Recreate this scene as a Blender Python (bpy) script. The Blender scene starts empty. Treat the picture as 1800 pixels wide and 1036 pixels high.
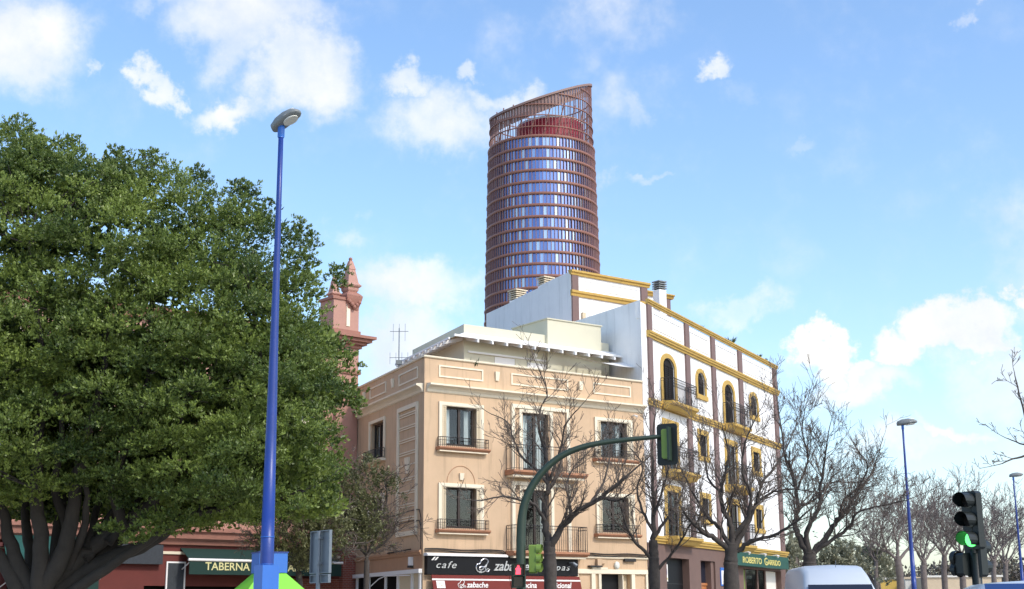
import bpy, math, random
import numpy as np
from mathutils import Vector, Matrix, noise
R_ = math.radians
scene = bpy.context.scene
COL = scene.collection
rng = random.Random(7)
nrg = np.random.default_rng(7)

# ------------------------------------------------------------------ camera
FPX, PITCH, ROLL, EYE = 2420.0, R_(13.08), R_(-0.376), 1.6
_F = Vector((0, math.cos(PITCH), math.sin(PITCH)))
_U0 = Vector((0, -math.sin(PITCH), math.cos(PITCH)))
_R0 = Vector((1, 0, 0))
_R = math.cos(ROLL) * _R0 + math.sin(ROLL) * _U0
_U = -math.sin(ROLL) * _R0 + math.cos(ROLL) * _U0
CAMP = Vector((0, 0, EYE))
cd = bpy.data.cameras.new('camera')
cam = bpy.data.objects.new('camera', cd)
COL.objects.link(cam)
m = Matrix((_R, _U, -_F)).transposed().to_4x4()
m.translation = CAMP
cam.matrix_world = m
cd.sensor_width = 36
cd.lens = FPX / 1800 * 36
cd.clip_end = 6000
scene.camera = cam

def ray(x, y):
    return _F + _R * ((x - 900) / FPX) - _U * ((y - 518) / FPX)

def at(x, y, Y):
    """point seen at pixel (x, y) that stands Y metres in front of the camera"""
    d = ray(x, y)
    return CAMP + d * (Y / d.y)

# ------------------------------------------------------------------ world, sun, exposure
SUN_AZ, SUN_EL = R_(50), R_(42)      # measured from straight behind the camera towards the right
SUN_DIR = Vector((math.sin(SUN_AZ) * math.cos(SUN_EL), -math.cos(SUN_AZ) * math.cos(SUN_EL), math.sin(SUN_EL)))
sl = bpy.data.lights.new('sun', 'SUN')
sl.energy = 0.80
sl.angle = R_(4.0)
sl.color = (1.0, 0.95, 0.86)
so = bpy.data.objects.new('sun', sl)
COL.objects.link(so)
so.rotation_euler = (-SUN_DIR).to_track_quat('-Z', 'Y').to_euler()
so.location = (30, -30, 60)
scene.view_settings.view_transform = 'Standard'
scene.view_settings.look = 'None'
scene.view_settings.gamma = 1
scene.view_settings.exposure = 1.55
scene.view_settings.use_curve_mapping = False

world = bpy.data.worlds.new('World')
scene.world = world
world.use_nodes = True
wt = world.node_tree
wt.nodes.clear()

def nd(t, typ, **k):
    n = t.nodes.new(typ)
    for a, b in k.items():
        setattr(n, a, b)
    return n

def build_world():
    t = wt
    L = t.links.new
    out = nd(t, 'ShaderNodeOutputWorld')
    sky = nd(t, 'ShaderNodeTexSky', sky_type='NISHITA', sun_disc=False)
    sky.sun_elevation = SUN_EL
    sky.sun_rotation = math.atan2(SUN_DIR.x, SUN_DIR.y)
    sky.air_density = 1.0
    sky.dust_density = 1.5
    sky.ozone_density = 1.6
    tc = nd(t, 'ShaderNodeTexCoord')
    nrm = nd(t, 'ShaderNodeVectorMath', operation='NORMALIZE')
    L(tc.outputs['Generated'], nrm.inputs[0])
    # ragged edges: the direction is warped by noise before it meets the cloud banks
    nz = nd(t, 'ShaderNodeTexNoise')
    nz.inputs['Scale'].default_value = 14
    nz.inputs['Detail'].default_value = 8
    nz.inputs['Roughness'].default_value = 0.62
    L(nrm.outputs[0], nz.inputs['Vector'])
    sub = nd(t, 'ShaderNodeVectorMath', operation='SUBTRACT')
    L(nz.outputs['Color'], sub.inputs[0])
    sub.inputs[1].default_value = (0.5, 0.5, 0.5)
    scl = nd(t, 'ShaderNodeVectorMath', operation='SCALE')
    L(sub.outputs[0], scl.inputs[0])
    scl.inputs['Scale'].default_value = 0.11
    add = nd(t, 'ShaderNodeVectorMath', operation='ADD')
    L(nrm.outputs[0], add.inputs[0])
    L(scl.outputs[0], add.inputs[1])
    banks = [  # pixel centre, half-sizes, weight
        (40, 60, 130, 110, 1.0), (110, 90, 60, 60, .7), (300, 0, 90, 40, .6), (430, 50, 150, 75, .85), (530, 135, 105, 85, 1.0),
        (390, 190, 90, 34, .95), (268, 150, 28, 30, .9), (185, 130, 20, 30, .7), (720, 135, 70, 34, .9), (770, 220, 125, 85, .9),
        (860, 115, 32, 24, .7), (900, 175, 60, 34, .7), (740, 510, 140, 70, 1.0), (690, 610, 130, 80, 1.0), (590, 400, 50, 35, .55),
        (1250, 112, 34, 20, .75), (1155, 312, 42, 16, .7), (1300, 565, 80, 38, .75), (1130, 210, 40, 40, .45), (1290, 170, 50, 40, .4),
        (1432, 648, 52, 42, 1.25), (1500, 690, 120, 40, .9), (1490, 662, 50, 30, 1.1), (1575, 628, 70, 46, 1.25), (1640, 585, 80, 52, 1.3), (1715, 575, 80, 56, 1.3), (1795, 500, 42, 34, 1.2),
        (1760, 660, 110, 70, .95), (1660, 770, 90, 20, 1.0), (1560, 800, 110, 30, .7), (1700, 10, 24, 22, .6), (1060, 320, 40, 20, .5),
        (1430, 260, 40, 20, .35), (800, 640, 90, 60, .8)]
    cur = None
    for x, y, a, b, w in banks:
        c = ray(x, y).normalized()
        s = nd(t, 'ShaderNodeVectorMath', operation='SUBTRACT')
        L(add.outputs[0], s.inputs[0])
        s.inputs[1].default_value = c
        mu = nd(t, 'ShaderNodeVectorMath', operation='MULTIPLY')
        L(s.outputs[0], mu.inputs[0])
        k = 1.0 / FPX * 0.96
        mu.inputs[1].default_value = (1 / (a * k), 1 / (max(a, b) * k), 1 / (b * k))
        ln = nd(t, 'ShaderNodeVectorMath', operation='LENGTH')
        L(mu.outputs[0], ln.inputs[0])
        mr = nd(t, 'ShaderNodeMapRange', interpolation_type='SMOOTHSTEP')
        mr.inputs['From Min'].default_value = 0.35 if w < 1.05 else 0.55
        mr.inputs['From Max'].default_value = 1.45 if w < 1.05 else 1.2
        mr.inputs['To Min'].default_value = w
        mr.inputs['To Max'].default_value = 0
        L(ln.outputs['Value'], mr.inputs['Value'])
        if cur is None:
            cur = mr.outputs[0]
        else:
            mx = nd(t, 'ShaderNodeMath', operation='SMOOTH_MAX')
            mx.inputs[2].default_value = 0.15
            L(cur, mx.inputs[0])
            L(mr.outputs[0], mx.inputs[1])
            cur = mx.outputs[0]
    # broken cloud over the rest of the sky, the same kind as in view
    n2 = nd(t, 'ShaderNodeTexNoise')
    n2.inputs['Scale'].default_value = 3.2
    n2.inputs['Detail'].default_value = 7
    n2.inputs['Roughness'].default_value = 0.6
    L(nrm.outputs[0], n2.inputs['Vector'])
    g = nd(t, 'ShaderNodeMapRange', interpolation_type='SMOOTHSTEP')
    g.inputs['From Min'].default_value = 0.52
    g.inputs['From Max'].default_value = 0.70
    g.inputs['To Max'].default_value = 0.8
    L(n2.outputs['Fac'], g.inputs['Value'])
    mx = nd(t, 'ShaderNodeMath', operation='MAXIMUM')
    L(cur, mx.inputs[0])
    L(g.outputs[0], mx.inputs[1])
    n3 = nd(t, 'ShaderNodeTexNoise')
    n3.inputs['Scale'].default_value = 22
    n3.inputs['Detail'].default_value = 9
    n3.inputs['Roughness'].default_value = 0.6
    L(nrm.outputs[0], n3.inputs['Vector'])
    a3 = nd(t, 'ShaderNodeMath', operation='MULTIPLY_ADD')
    L(n3.outputs['Fac'], a3.inputs[0])
    a3.inputs[1].default_value = 1.2
    a3.inputs[2].default_value = -0.6
    sm = nd(t, 'ShaderNodeMath', operation='ADD')
    L(mx.outputs[0], sm.inputs[0])
    L(a3.outputs[0], sm.inputs[1])
    den = nd(t, 'ShaderNodeMapRange', interpolation_type='SMOOTHSTEP')
    den.inputs['From Min'].default_value = 0.06
    den.inputs['From Max'].default_value = 1.42
    L(sm.outputs[0], den.inputs['Value'])
    # thin blue-grey inside the thick parts of the banks
    ccol = nd(t, 'ShaderNodeMix', data_type='RGBA')
    ccol.inputs['A'].default_value = (0.385, 0.38, 0.37, 1)
    ccol.inputs['B'].default_value = (0.265, 0.29, 0.335, 1)
    n4 = nd(t, 'ShaderNodeTexNoise')
    n4.inputs['Scale'].default_value = 9
    n4.inputs['Detail'].default_value = 5
    L(add.outputs[0], n4.inputs['Vector'])
    m4 = nd(t, 'ShaderNodeMapRange')
    m4.inputs['From Min'].default_value = 0.45
    m4.inputs['From Max'].default_value = 0.75
    L(n4.outputs['Fac'], m4.inputs['Value'])
    L(m4.outputs[0], ccol.inputs['Factor'])
    hsv = nd(t, 'ShaderNodeHueSaturation')
    hsv.inputs['Hue'].default_value = SKY['hue']
    hsv.inputs['Saturation'].default_value = SKY['sat']
    hsv.inputs['Value'].default_value = SKY['strength']
    L(sky.outputs[0], hsv.inputs['Color'])
    mix = nd(t, 'ShaderNodeMix', data_type='RGBA')
    L(den.outputs[0], mix.inputs['Factor'])
    L(hsv.outputs[0], mix.inputs['A'])
    L(ccol.outputs[2], mix.inputs['B'])
    bg = nd(t, 'ShaderNodeBackground')
    bg.inputs['Strength'].default_value = 1.0
    L(mix.outputs[2], bg.inputs['Color'])
    L(bg.outputs[0], out.inputs['Surface'])

SKY = dict(hue=0.5, sat=1.10, strength=0.098)
build_world()

# ------------------------------------------------------------------ materials
MAT = {}

def mat(name, col, rough=0.8, var=0.12, scale=3.0, bump=0.0, bscale=60, metal=0.0, streak=0.0, spec=0.5, emit=None, island=0.0):
    if name in MAT:
        return MAT[name]
    M = bpy.data.materials.new(name)
    M.use_nodes = True
    t = M.node_tree
    L = t.links.new
    b = t.nodes['Principled BSDF']
    b.inputs['Roughness'].default_value = rough
    b.inputs['Metallic'].default_value = metal
    b.inputs['Specular IOR Level'].default_value = spec
    tc = nd(t, 'ShaderNodeTexCoord')
    base = None
    n = nd(t, 'ShaderNodeTexNoise')
    n.inputs['Scale'].default_value = scale
    n.inputs['Detail'].default_value = 6
    n.inputs['Roughness'].default_value = 0.65
    L(tc.outputs['Object'], n.inputs['Vector'])
    mr = nd(t, 'ShaderNodeMapRange')
    mr.inputs['From Min'].default_value = 0.25
    mr.inputs['From Max'].default_value = 0.75
    mr.inputs['To Min'].default_value = 1 - var
    mr.inputs['To Max'].default_value = 1 + var
    L(n.outputs['Fac'], mr.inputs['Value'])
    val = mr.outputs[0]
    if streak:
        mp = nd(t, 'ShaderNodeMapping')
        mp.inputs['Scale'].default_value = (2.2, 2.2, 0.16)
        L(tc.outputs['Object'], mp.inputs['Vector'])
        n2 = nd(t, 'ShaderNodeTexNoise')
        n2.inputs['Scale'].default_value = 2.0
        n2.inputs['Detail'].default_value = 7
        n2.inputs['Roughness'].default_value = 0.7
        L(mp.outputs[0], n2.inputs['Vector'])
        r2 = nd(t, 'ShaderNodeMapRange')
        r2.inputs['From Min'].default_value = 0.52
        r2.inputs['From Max'].default_value = 0.8
        r2.inputs['To Min'].default_value = 1
        r2.inputs['To Max'].default_value = 1 - streak
        L(n2.outputs['Fac'], r2.inputs['Value'])
        mm = nd(t, 'ShaderNodeMath', operation='MULTIPLY')
        L(val, mm.inputs[0])
        L(r2.outputs[0], mm.inputs[1])
        val = mm.outputs[0]
    if island:
        ge = nd(t, 'ShaderNodeNewGeometry')
        r3 = nd(t, 'ShaderNodeMapRange')
        r3.inputs['To Min'].default_value = 1 - island
        r3.inputs['To Max'].default_value = 1 + island
        L(ge.outputs['Random Per Island'], r3.inputs['Value'])
        mm = nd(t, 'ShaderNodeMath', operation='MULTIPLY')
        L(val, mm.inputs[0])
        L(r3.outputs[0], mm.inputs[1])
        val = mm.outputs[0]
    vm = nd(t, 'ShaderNodeVectorMath', operation='SCALE')
    vm.inputs[0].default_value = col
    L(val, vm.inputs['Scale'])
    L(vm.outputs[0], b.inputs['Base Color'])
    if bump:
        n3 = nd(t, 'ShaderNodeTexNoise')
        n3.inputs['Scale'].default_value = bscale
        n3.inputs['Detail'].default_value = 4
        L(tc.outputs['Object'], n3.inputs['Vector'])
        bm_ = nd(t, 'ShaderNodeBump')
        bm_.inputs['Strength'].default_value = bump
        bm_.inputs['Distance'].default_value = 0.02
        L(n3.outputs['Fac'], bm_.inputs['Height'])
        L(bm_.outputs[0], b.inputs['Normal'])
    if emit:
        b.inputs['Emission Color'].default_value = (*col, 1)
        b.inputs['Emission Strength'].default_value = emit
    MAT[name] = M
    return M

def mat_glass(name, tint=(0.5, 0.55, 0.58), refl=0.16):
    M = bpy.data.materials.new(name)
    M.use_nodes = True
    t = M.node_tree
    t.nodes.clear()
    L = t.links.new
    o = nd(t, 'ShaderNodeOutputMaterial')
    tr = nd(t, 'ShaderNodeBsdfTransparent')
    tr.inputs[0].default_value = (*tint, 1)
    gl = nd(t, 'ShaderNodeBsdfGlossy')
    gl.inputs['Roughness'].default_value = 0.03
    gl.inputs[0].default_value = (0.5, 0.54, 0.58, 1)
    fr = nd(t, 'ShaderNodeLayerWeight')
    fr.inputs['Blend'].default_value = 0.5
    pw = nd(t, 'ShaderNodeMath', operation='POWER')
    L(fr.outputs['Facing'], pw.inputs[0])
    pw.inputs[1].default_value = 4.0
    ad = nd(t, 'ShaderNodeMath', operation='MULTIPLY_ADD', use_clamp=True)
    L(pw.outputs[0], ad.inputs[0])
    ad.inputs[1].default_value = 0.9
    ad.inputs[2].default_value = 0.05 + refl
    mx = nd(t, 'ShaderNodeMixShader')
    L(ad.outputs[0], mx.inputs[0])
    L(tr.outputs[0], mx.inputs[1])
    L(gl.outputs[0], mx.inputs[2])
    L(mx.outputs[0], o.inputs[0])
    MAT[name] = M
    return M

def mat_leaf(name, dark, light, trans=0.25):
    M = bpy.data.materials.new(name)
    M.use_nodes = True
    t = M.node_tree
    t.nodes.clear()
    L = t.links.new
    o = nd(t, 'ShaderNodeOutputMaterial')
    ge = nd(t, 'ShaderNodeNewGeometry')
    at_ = nd(t, 'ShaderNodeAttribute', attribute_name='tone')
    mth = nd(t, 'ShaderNodeMath', operation='MULTIPLY_ADD', use_clamp=True)
    L(ge.outputs['Random Per Island'], mth.inputs[0])
    mth.inputs[1].default_value = 0.5
    L(at_.outputs['Fac'], mth.inputs[2])
    mx = nd(t, 'ShaderNodeMix', data_type='RGBA')
    mx.inputs['A'].default_value = (*dark, 1)
    mx.inputs['B'].default_value = (*light, 1)
    L(mth.outputs[0], mx.inputs['Factor'])
    b = nd(t, 'ShaderNodeBsdfPrincipled')
    b.inputs['Roughness'].default_value = 0.42
    b.inputs['Specular IOR Level'].default_value = 0.45
    L(mx.outputs[2], b.inputs['Base Color'])
    tl = nd(t, 'ShaderNodeBsdfTranslucent')
    L(mx.outputs[2], tl.inputs[0])
    ms = nd(t, 'ShaderNodeMixShader')
    ms.inputs[0].default_value = trans
    L(b.outputs[0], ms.inputs[1])
    L(tl.outputs[0], ms.inputs[2])
    L(ms.outputs[0], o.inputs[0])
    MAT[name] = M
    return M

def mat_brick(name, c1, c2, mortar, sc=1.0):
    M = bpy.data.materials.new(name)
    M.use_nodes = True
    t = M.node_tree
    L = t.links.new
    b = t.nodes['Principled BSDF']
    b.inputs['Roughness'].default_value = 0.85
    tc = nd(t, 'ShaderNodeTexCoord')
    sp = nd(t, 'ShaderNodeSeparateXYZ')
    L(tc.outputs['Object'], sp.inputs[0])
    ad = nd(t, 'ShaderNodeMath', operation='ADD')
    L(sp.outputs[0], ad.inputs[0])
    L(sp.outputs[1], ad.inputs[1])
    cb = nd(t, 'ShaderNodeCombineXYZ')
    L(ad.outputs[0], cb.inputs[0])
    L(sp.outputs[2], cb.inputs[1])
    br = nd(t, 'ShaderNodeTexBrick')
    br.inputs['Scale'].default_value = sc
    br.inputs['Brick Width'].default_value = 0.25
    br.inputs['Row Height'].default_value = 0.075
    br.inputs['Mortar Size'].default_value = 0.008
    br.inputs['Color1'].default_value = (*c1, 1)
    br.inputs['Color2'].default_value = (*c2, 1)
    br.inputs['Mortar'].default_value = (*mortar, 1)
    L(cb.outputs[0], br.inputs['Vector'])
    L(br.outputs['Color'], b.inputs['Base Color'])
    bp = nd(t, 'ShaderNodeBump')
    bp.inputs['Strength'].default_value = 0.5
    bp.inputs['Distance'].default_value = 0.01
    bp.invert = True
    L(br.outputs['Fac'], bp.inputs['Height'])
    L(bp.outputs[0], b.inputs['Normal'])
    MAT[name] = M
    return M

mat('asphalt', (0.15, 0.147, 0.14), 0.9, 0.2, 2.0, 0.3, 120)
mat('paving', (0.44, 0.40, 0.34), 0.9, 0.15, 1.5, 0.2, 40)
mat('kerb', (0.36, 0.35, 0.33), 0.85, 0.1)
mat('paint_white', (0.78, 0.78, 0.76), 0.7, 0.06)
mat('peach', (0.585, 0.415, 0.265), 0.88, 0.10, 0.7, 0.25, 45, streak=0.36)
mat('peach_dark', (0.46, 0.27, 0.16), 0.88, 0.08, 1.2, 0.15, 45, streak=0.15)
mat('cream_trim', (0.80, 0.71, 0.54), 0.75, 0.05, 4, 0.08, 60, streak=0.12)
mat('cream_wall', (0.62, 0.59, 0.45), 0.85, 0.04, 1.2, 0.08, 60)
mat('terracotta_sill', (0.42, 0.20, 0.11), 0.8, 0.15, 8)
mat('white_stucco', (0.85, 0.855, 0.85), 0.85, 0.06, 0.8, 0.2, 50, streak=0.3)
mat('white_wood', (0.82, 0.81, 0.78), 0.55, 0.03)
mat('yellow_band', (0.52, 0.34, 0.085), 0.75, 0.10, 2.5, 0.1, 50, streak=0.25)
mat('mauve', (0.19, 0.125, 0.115), 0.8, 0.08, 3, 0.1, 60, streak=0.1)
mat('brown_stone', (0.15, 0.092, 0.075), 0.7, 0.10, 2.5, 0.1, 60)
mat('dark_wood', (0.035, 0.022, 0.016), 0.5, 0.2, 8)
mat('orange_wood', (0.40, 0.15, 0.05), 0.5, 0.15, 5)
mat('iron', (0.02, 0.02, 0.022), 0.5, 0.2, 10)
mat('interior', (0.010, 0.009, 0.008), 0.9, 0.3, 2, spec=0.1)
mat('curtain', (0.80, 0.80, 0.77), 0.9, 0.08, 3)
mat('shutter_cream', (0.62, 0.52, 0.36), 0.7, 0.06, 6)
mat('shutter_dark', (0.020, 0.017, 0.016), 0.8, 0.2, 8, spec=0.2)
mat('roof_tile', (0.36, 0.20, 0.13), 0.9, 0.2, 2)
mat('cable', (0.015, 0.013, 0.012), 0.6)
mat('black_board', (0.006, 0.0065, 0.008), 0.5, 0.1, spec=0.25)
mat('steel_letter', (0.55, 0.57, 0.60), 0.3, 0.05, 6, metal=0.8)
mat('red_canvas', (0.17, 0.024, 0.018), 0.85, 0.07, 2.5)
mat('white_print', (0.80, 0.78, 0.74), 0.8, 0.03)
mat('green_board', (0.010, 0.075, 0.055), 0.5, 0.08)
mat('green_canvas', (0.010, 0.075, 0.065), 0.85, 0.1)
mat('dark_green_canvas', (0.008, 0.035, 0.028), 0.85, 0.1)
mat('yellow_letter', (0.62, 0.55, 0.18), 0.6, 0.08, 8)
mat('gold_letter', (0.66, 0.62, 0.30), 0.6, 0.1, 8)
mat('pink_stucco', (0.44, 0.245, 0.19), 0.85, 0.10, 1.6, 0.2, 40, streak=0.15)
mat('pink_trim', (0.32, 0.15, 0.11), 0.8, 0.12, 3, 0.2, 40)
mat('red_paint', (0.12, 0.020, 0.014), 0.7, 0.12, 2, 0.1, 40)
mat('maroon_paint', (0.10, 0.022, 0.02), 0.7, 0.15, 2)
mat('slate_board', (0.035, 0.042, 0.05), 0.8, 0.25, 14)
mat_brick('red_brick', (0.30, 0.065, 0.04), (0.20, 0.05, 0.035), (0.30, 0.22, 0.18))
mat('tower_band', (0.25, 0.112, 0.08), 0.5, 0.06, 0.3)
mat('tower_fin', (0.27, 0.145, 0.13), 0.5, 0.06, 0.3)
mat('tower_louvre', (0.25, 0.16, 0.14), 0.6, 0.1, 0.4)
mat('tower_red', (0.27, 0.012, 0.026), 0.45, 0.1, 0.3)
mat('tower_core', (0.55, 0.55, 0.56), 0.7, 0.08, 0.3)
mat('blue_paint', (0.014, 0.044, 0.235), 0.38, 0.16, 1.2, 0.08, 30, streak=0.25)
mat('blue_panel', (0.03, 0.15, 0.52), 0.4, 0.05, 3)
mat('lime_panel', (0.22, 0.60, 0.05), 0.4, 0.05, 3)
mat('lamp_shell', (0.20, 0.22, 0.22), 0.5, 0.08, 6)
mat('lamp_lens', (0.70, 0.70, 0.62), 0.25, 0.03)
mat('galvanised', (0.16, 0.19, 0.22), 0.45, 0.08, 5, metal=0.3)
mat('signal_green', (0.022, 0.042, 0.026), 0.45, 0.10, 5)
mat('signal_lime', (0.17, 0.26, 0.045), 0.45, 0.07, 5)
mat('signal_dark', (0.007, 0.011, 0.010), 0.45, 0.12, 5)
mat('lens_off', (0.02, 0.015, 0.012), 0.2)
mat('lit_green', (0.10, 0.95, 0.16), 0.4, 0, emit=1.1)
mat('lit_red', (0.95, 0.06, 0.10), 0.4, 0, emit=0.9)
mat('van_white', (0.50, 0.54, 0.58), 0.28, 0.02)
mat('car_glass', (0.012, 0.016, 0.03), 0.06, 0)
mat('car_blue_glass', (0.02, 0.05, 0.16), 0.06, 0)
mat('rubber', (0.02, 0.02, 0.02), 0.9)
mat('black_plastic', (0.02, 0.02, 0.022), 0.6)
mat('chrome', (0.6, 0.6, 0.6), 0.25, metal=1.0)
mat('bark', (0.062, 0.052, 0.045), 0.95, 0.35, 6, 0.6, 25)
mat('bark_far', (0.15, 0.125, 0.115), 0.95, 0.25, 4)  # paler than the near bark: distance haze is mixed into the colour
mat('twig', (0.125, 0.10, 0.082), 0.95, 0.3, 6)
mat('ficus_bark', (0.032, 0.028, 0.024), 0.9, 0.3, 3, 0.4, 20)
mat('far_yellow', (0.62, 0.42, 0.10), 0.85, 0.06)
mat('far_cream', (0.58, 0.47, 0.33), 0.85, 0.08)
mat('far_white', (0.7, 0.68, 0.62), 0.85, 0.06)
mat('earth', (0.30, 0.26, 0.20), 0.95, 0.2, 0.5)
mat_glass('window_glass', (0.94, 0.97, 0.97), 0.0)
mat_glass('shop_glass', (0.55, 0.6, 0.6), 0.0)
mat_leaf('ficus_leaf', (0.045, 0.085, 0.022), (0.25, 0.325, 0.065), 0.36)
mat_leaf('olive_leaf', (0.09, 0.10, 0.04), (0.23, 0.235, 0.10))
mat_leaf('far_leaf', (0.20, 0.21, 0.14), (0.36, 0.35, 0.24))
mat_leaf('far_wood', (0.10, 0.08, 0.062), (0.16, 0.14, 0.10), 0.1)
mat_leaf('agave_leaf', (0.05, 0.08, 0.04), (0.12, 0.16, 0.08), 0.1)

def mat_tower_glass():
    M = bpy.data.materials.new('tower_glass')
    M.use_nodes = True
    t = M.node_tree
    L = t.links.new
    b = t.nodes['Principled BSDF']
    ge = nd(t, 'ShaderNodeNewGeometry')
    rp = nd(t, 'ShaderNodeValToRGB')
    e = rp.color_ramp.elements
    e[0].position, e[0].color = 0.0, (0.085, 0.14, 0.36, 1)
    e[1].position, e[1].color = 0.80, (0.23, 0.35, 0.60, 1)
    x = e.new(0.5); x.color = (0.13, 0.21, 0.46, 1)
    x = e.new(0.90); x.color = (0.50, 0.60, 0.68, 1)
    L(ge.outputs['Random Per Island'], rp.inputs[0])
    L(rp.outputs[0], b.inputs['Base Color'])
    b.inputs['Roughness'].default_value = 0.10
    b.inputs['Specular IOR Level'].default_value = 0.6
    b.inputs['Metallic'].default_value = 0.75
    b.inputs['Coat Weight'].default_value = 0.8
    b.inputs['Coat Roughness'].default_value = 0.32
    b.inputs['Coat IOR'].default_value = 1.9
    MAT['tower_glass'] = M
mat_tower_glass()

# ------------------------------------------------------------------ mesh helpers
class Fr:
    """a facade: u runs along it, w stands out of it, z is up"""
    def __init__(s, o, ang, flip=False):
        s.o = Vector((o[0], o[1], 0))
        a = R_(ang)
        s.u = Vector((math.cos(a), math.sin(a), 0))
        s.n = Vector((math.sin(a), -math.cos(a), 0)) * (-1 if flip else 1)
    def __call__(s, u, w, z):
        return s.o + s.u * u + s.n * w + Vector((0, 0, z))

ID = Fr((0, 0), 0)
ID.n = Vector((0, 1, 0))

class MB:
    def __init__(s):
        s.v, s.f = [], []
    def quad(s, *p):
        i = len(s.v)
        s.v += [Vector(q) for q in p]
        s.f.append(tuple(range(i, i + len(p))))
        return s
    def box(s, fr, u0, u1, w0, w1, z0, z1):
        i = len(s.v)
        for z in (z0, z1):
            for u, w in ((u0, w0), (u1, w0), (u1, w1), (u0, w1)):
                s.v.append(fr(u, w, z))
        for q in ((0, 1, 2, 3), (4, 5, 6, 7), (0, 1, 5, 4), (1, 2, 6, 5), (2, 3, 7, 6), (3, 0, 4, 7)):
            s.f.append(tuple(i + k for k in q))
        return s
    def loft(s, rings, close=True, caps=True):
        n = len(rings[0])
        i = len(s.v)
        for r in rings:
            s.v += [Vector(q) for q in r]
        for a in range(len(rings) - 1):
            for k in range(n if close else n - 1):
                k2 = (k + 1) % n
                s.f.append((i + a * n + k, i + a * n + k2, i + (a + 1) * n + k2, i + (a + 1) * n + k))
        if caps:
            s.f.append(tuple(i + k for k in range(n)))
            s.f.append(tuple(i + (len(rings) - 1) * n + k for k in range(n)))
        return s
    def extrude(s, fr, prof, u0, u1):
        """a profile of (w, z) points run along u"""
        return s.loft([[fr(u0, w, z) for w, z in prof], [fr(u1, w, z) for w, z in prof]])
    def plate(s, fr, outline, w0, w1):
        """an outline of (u, z) points given thickness in w"""
        return s.loft([[fr(u, w0, z) for u, z in outline], [fr(u, w1, z) for u, z in outline]])
    def tube(s, pts, rad, n=6, caps=True):
        pts = [Vector(p) for p in pts]
        rings = []
        up = Vector((0.31, 0.17, 0.93))
        for k, p in enumerate(pts):
            d = (pts[min(k + 1, len(pts) - 1)] - pts[max(k - 1, 0)])
            if d.length < 1e-9:
                d = Vector((0, 0, 1))
            d.normalize()
            a = d.cross(up)
            if a.length < 0.15:
                a = d.cross(Vector((1, 0, 0)))
            a.normalize()
            b = d.cross(a)
            r = rad[k] if isinstance(rad, (list, tuple)) else rad
            rings.append([p + (a * math.cos(t) + b * math.sin(t)) * r for t in (2 * math.pi * j / n for j in range(n))])
        return s.loft(rings, True, caps)
    def bar(s, a, b, r):
        return s.tube([a, b], r, 4, False)
    def lathe(s, c, prof, n=24):
        c = Vector(c)
        rings = [[c + Vector((r * math.cos(2 * math.pi * k / n), r * math.sin(2 * math.pi * k / n), z)) for k in range(n)] for r, z in prof]
        return s.loft(rings)
    def build(s, name, material, parent=None, smooth=False):
        off = parent_loc(parent)
        me = bpy.data.meshes.new(name)
        me.from_pydata([v - off for v in s.v], [], s.f)
        me.materials.append(MAT[material])
        if smooth:
            me.polygons.foreach_set('use_smooth', [True] * len(me.polygons))
        me.update()
        o = bpy.data.objects.new(name, me)
        COL.objects.link(o)
        if parent:
            o.parent = parent
        return o

LOC = {}

def parent_loc(p):
    v = Vector((0, 0, 0))
    while p:
        v += p.location
        p = p.parent
    return v

def thing(name, label, cat, loc, group=None):
    o = bpy.data.objects.new(name, None)
    o.empty_display_size = 0.5
    COL.objects.link(o)
    o.location = loc
    o['label'] = label
    o['category'] = cat
    if group:
        o['group'] = group
    return o

def tag(o, label, cat, group=None):
    o['label'] = label
    o['category'] = cat
    if group:
        o['group'] = group
    return o

def struct(o):
    o['kind'] = 'structure'
    return o

def stuff(o):
    o['kind'] = 'stuff'
    return o

def text(s, fr, u, w, z, size, material, parent, name='lettering', depth=0.02, shear=0.0, sx=1.0, tilt=None, bold=0.0, align='LEFT', spacing=1.0):
    cu = bpy.data.curves.new('t', 'FONT')
    cu.body = s
    cu.size = 1.0
    cu.shear = shear
    cu.offset = bold
    cu.align_x = align
    cu.space_character = spacing
    cu.resolution_u = 3
    ob = bpy.data.objects.new('t', cu)
    COL.objects.link(ob)
    bpy.context.view_layer.update()
    me = bpy.data.meshes.new_from_object(ob)
    bpy.data.objects.remove(ob)
    mb = MB()
    vs = [v.co.copy() for v in me.vertices]
    n = len(vs)
    def place(p, dd):
        a, b = p.x * size * sx, p.y * size
        if tilt:                      # lettering on a sloping cloth: tilt = (dw, dz) per metre down the slope
            return fr(u + a, w - tilt[0] * b + dd * 0.9, z - tilt[1] * b + dd * 0.4)
        return fr(u + a, w + dd, z + b)
    mb.v = [place(p, depth) for p in vs] + [place(p, 0) for p in vs]
    for p in me.polygons:
        mb.f.append(tuple(p.vertices))
    cnt = {}
    for p in me.polygons:
        vv = list(p.vertices)
        for i in range(len(vv)):
            a, b = vv[i], vv[(i + 1) % len(vv)]
            cnt.setdefault((min(a, b), max(a, b)), []).append((a, b))
    for k, e in cnt.items():
        if len(e) == 1:
            a, b = e[0]
            mb.f.append((a, b, b + n, a + n))
    bpy.data.meshes.remove(me)
    return mb.build(name, material, parent)

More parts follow.
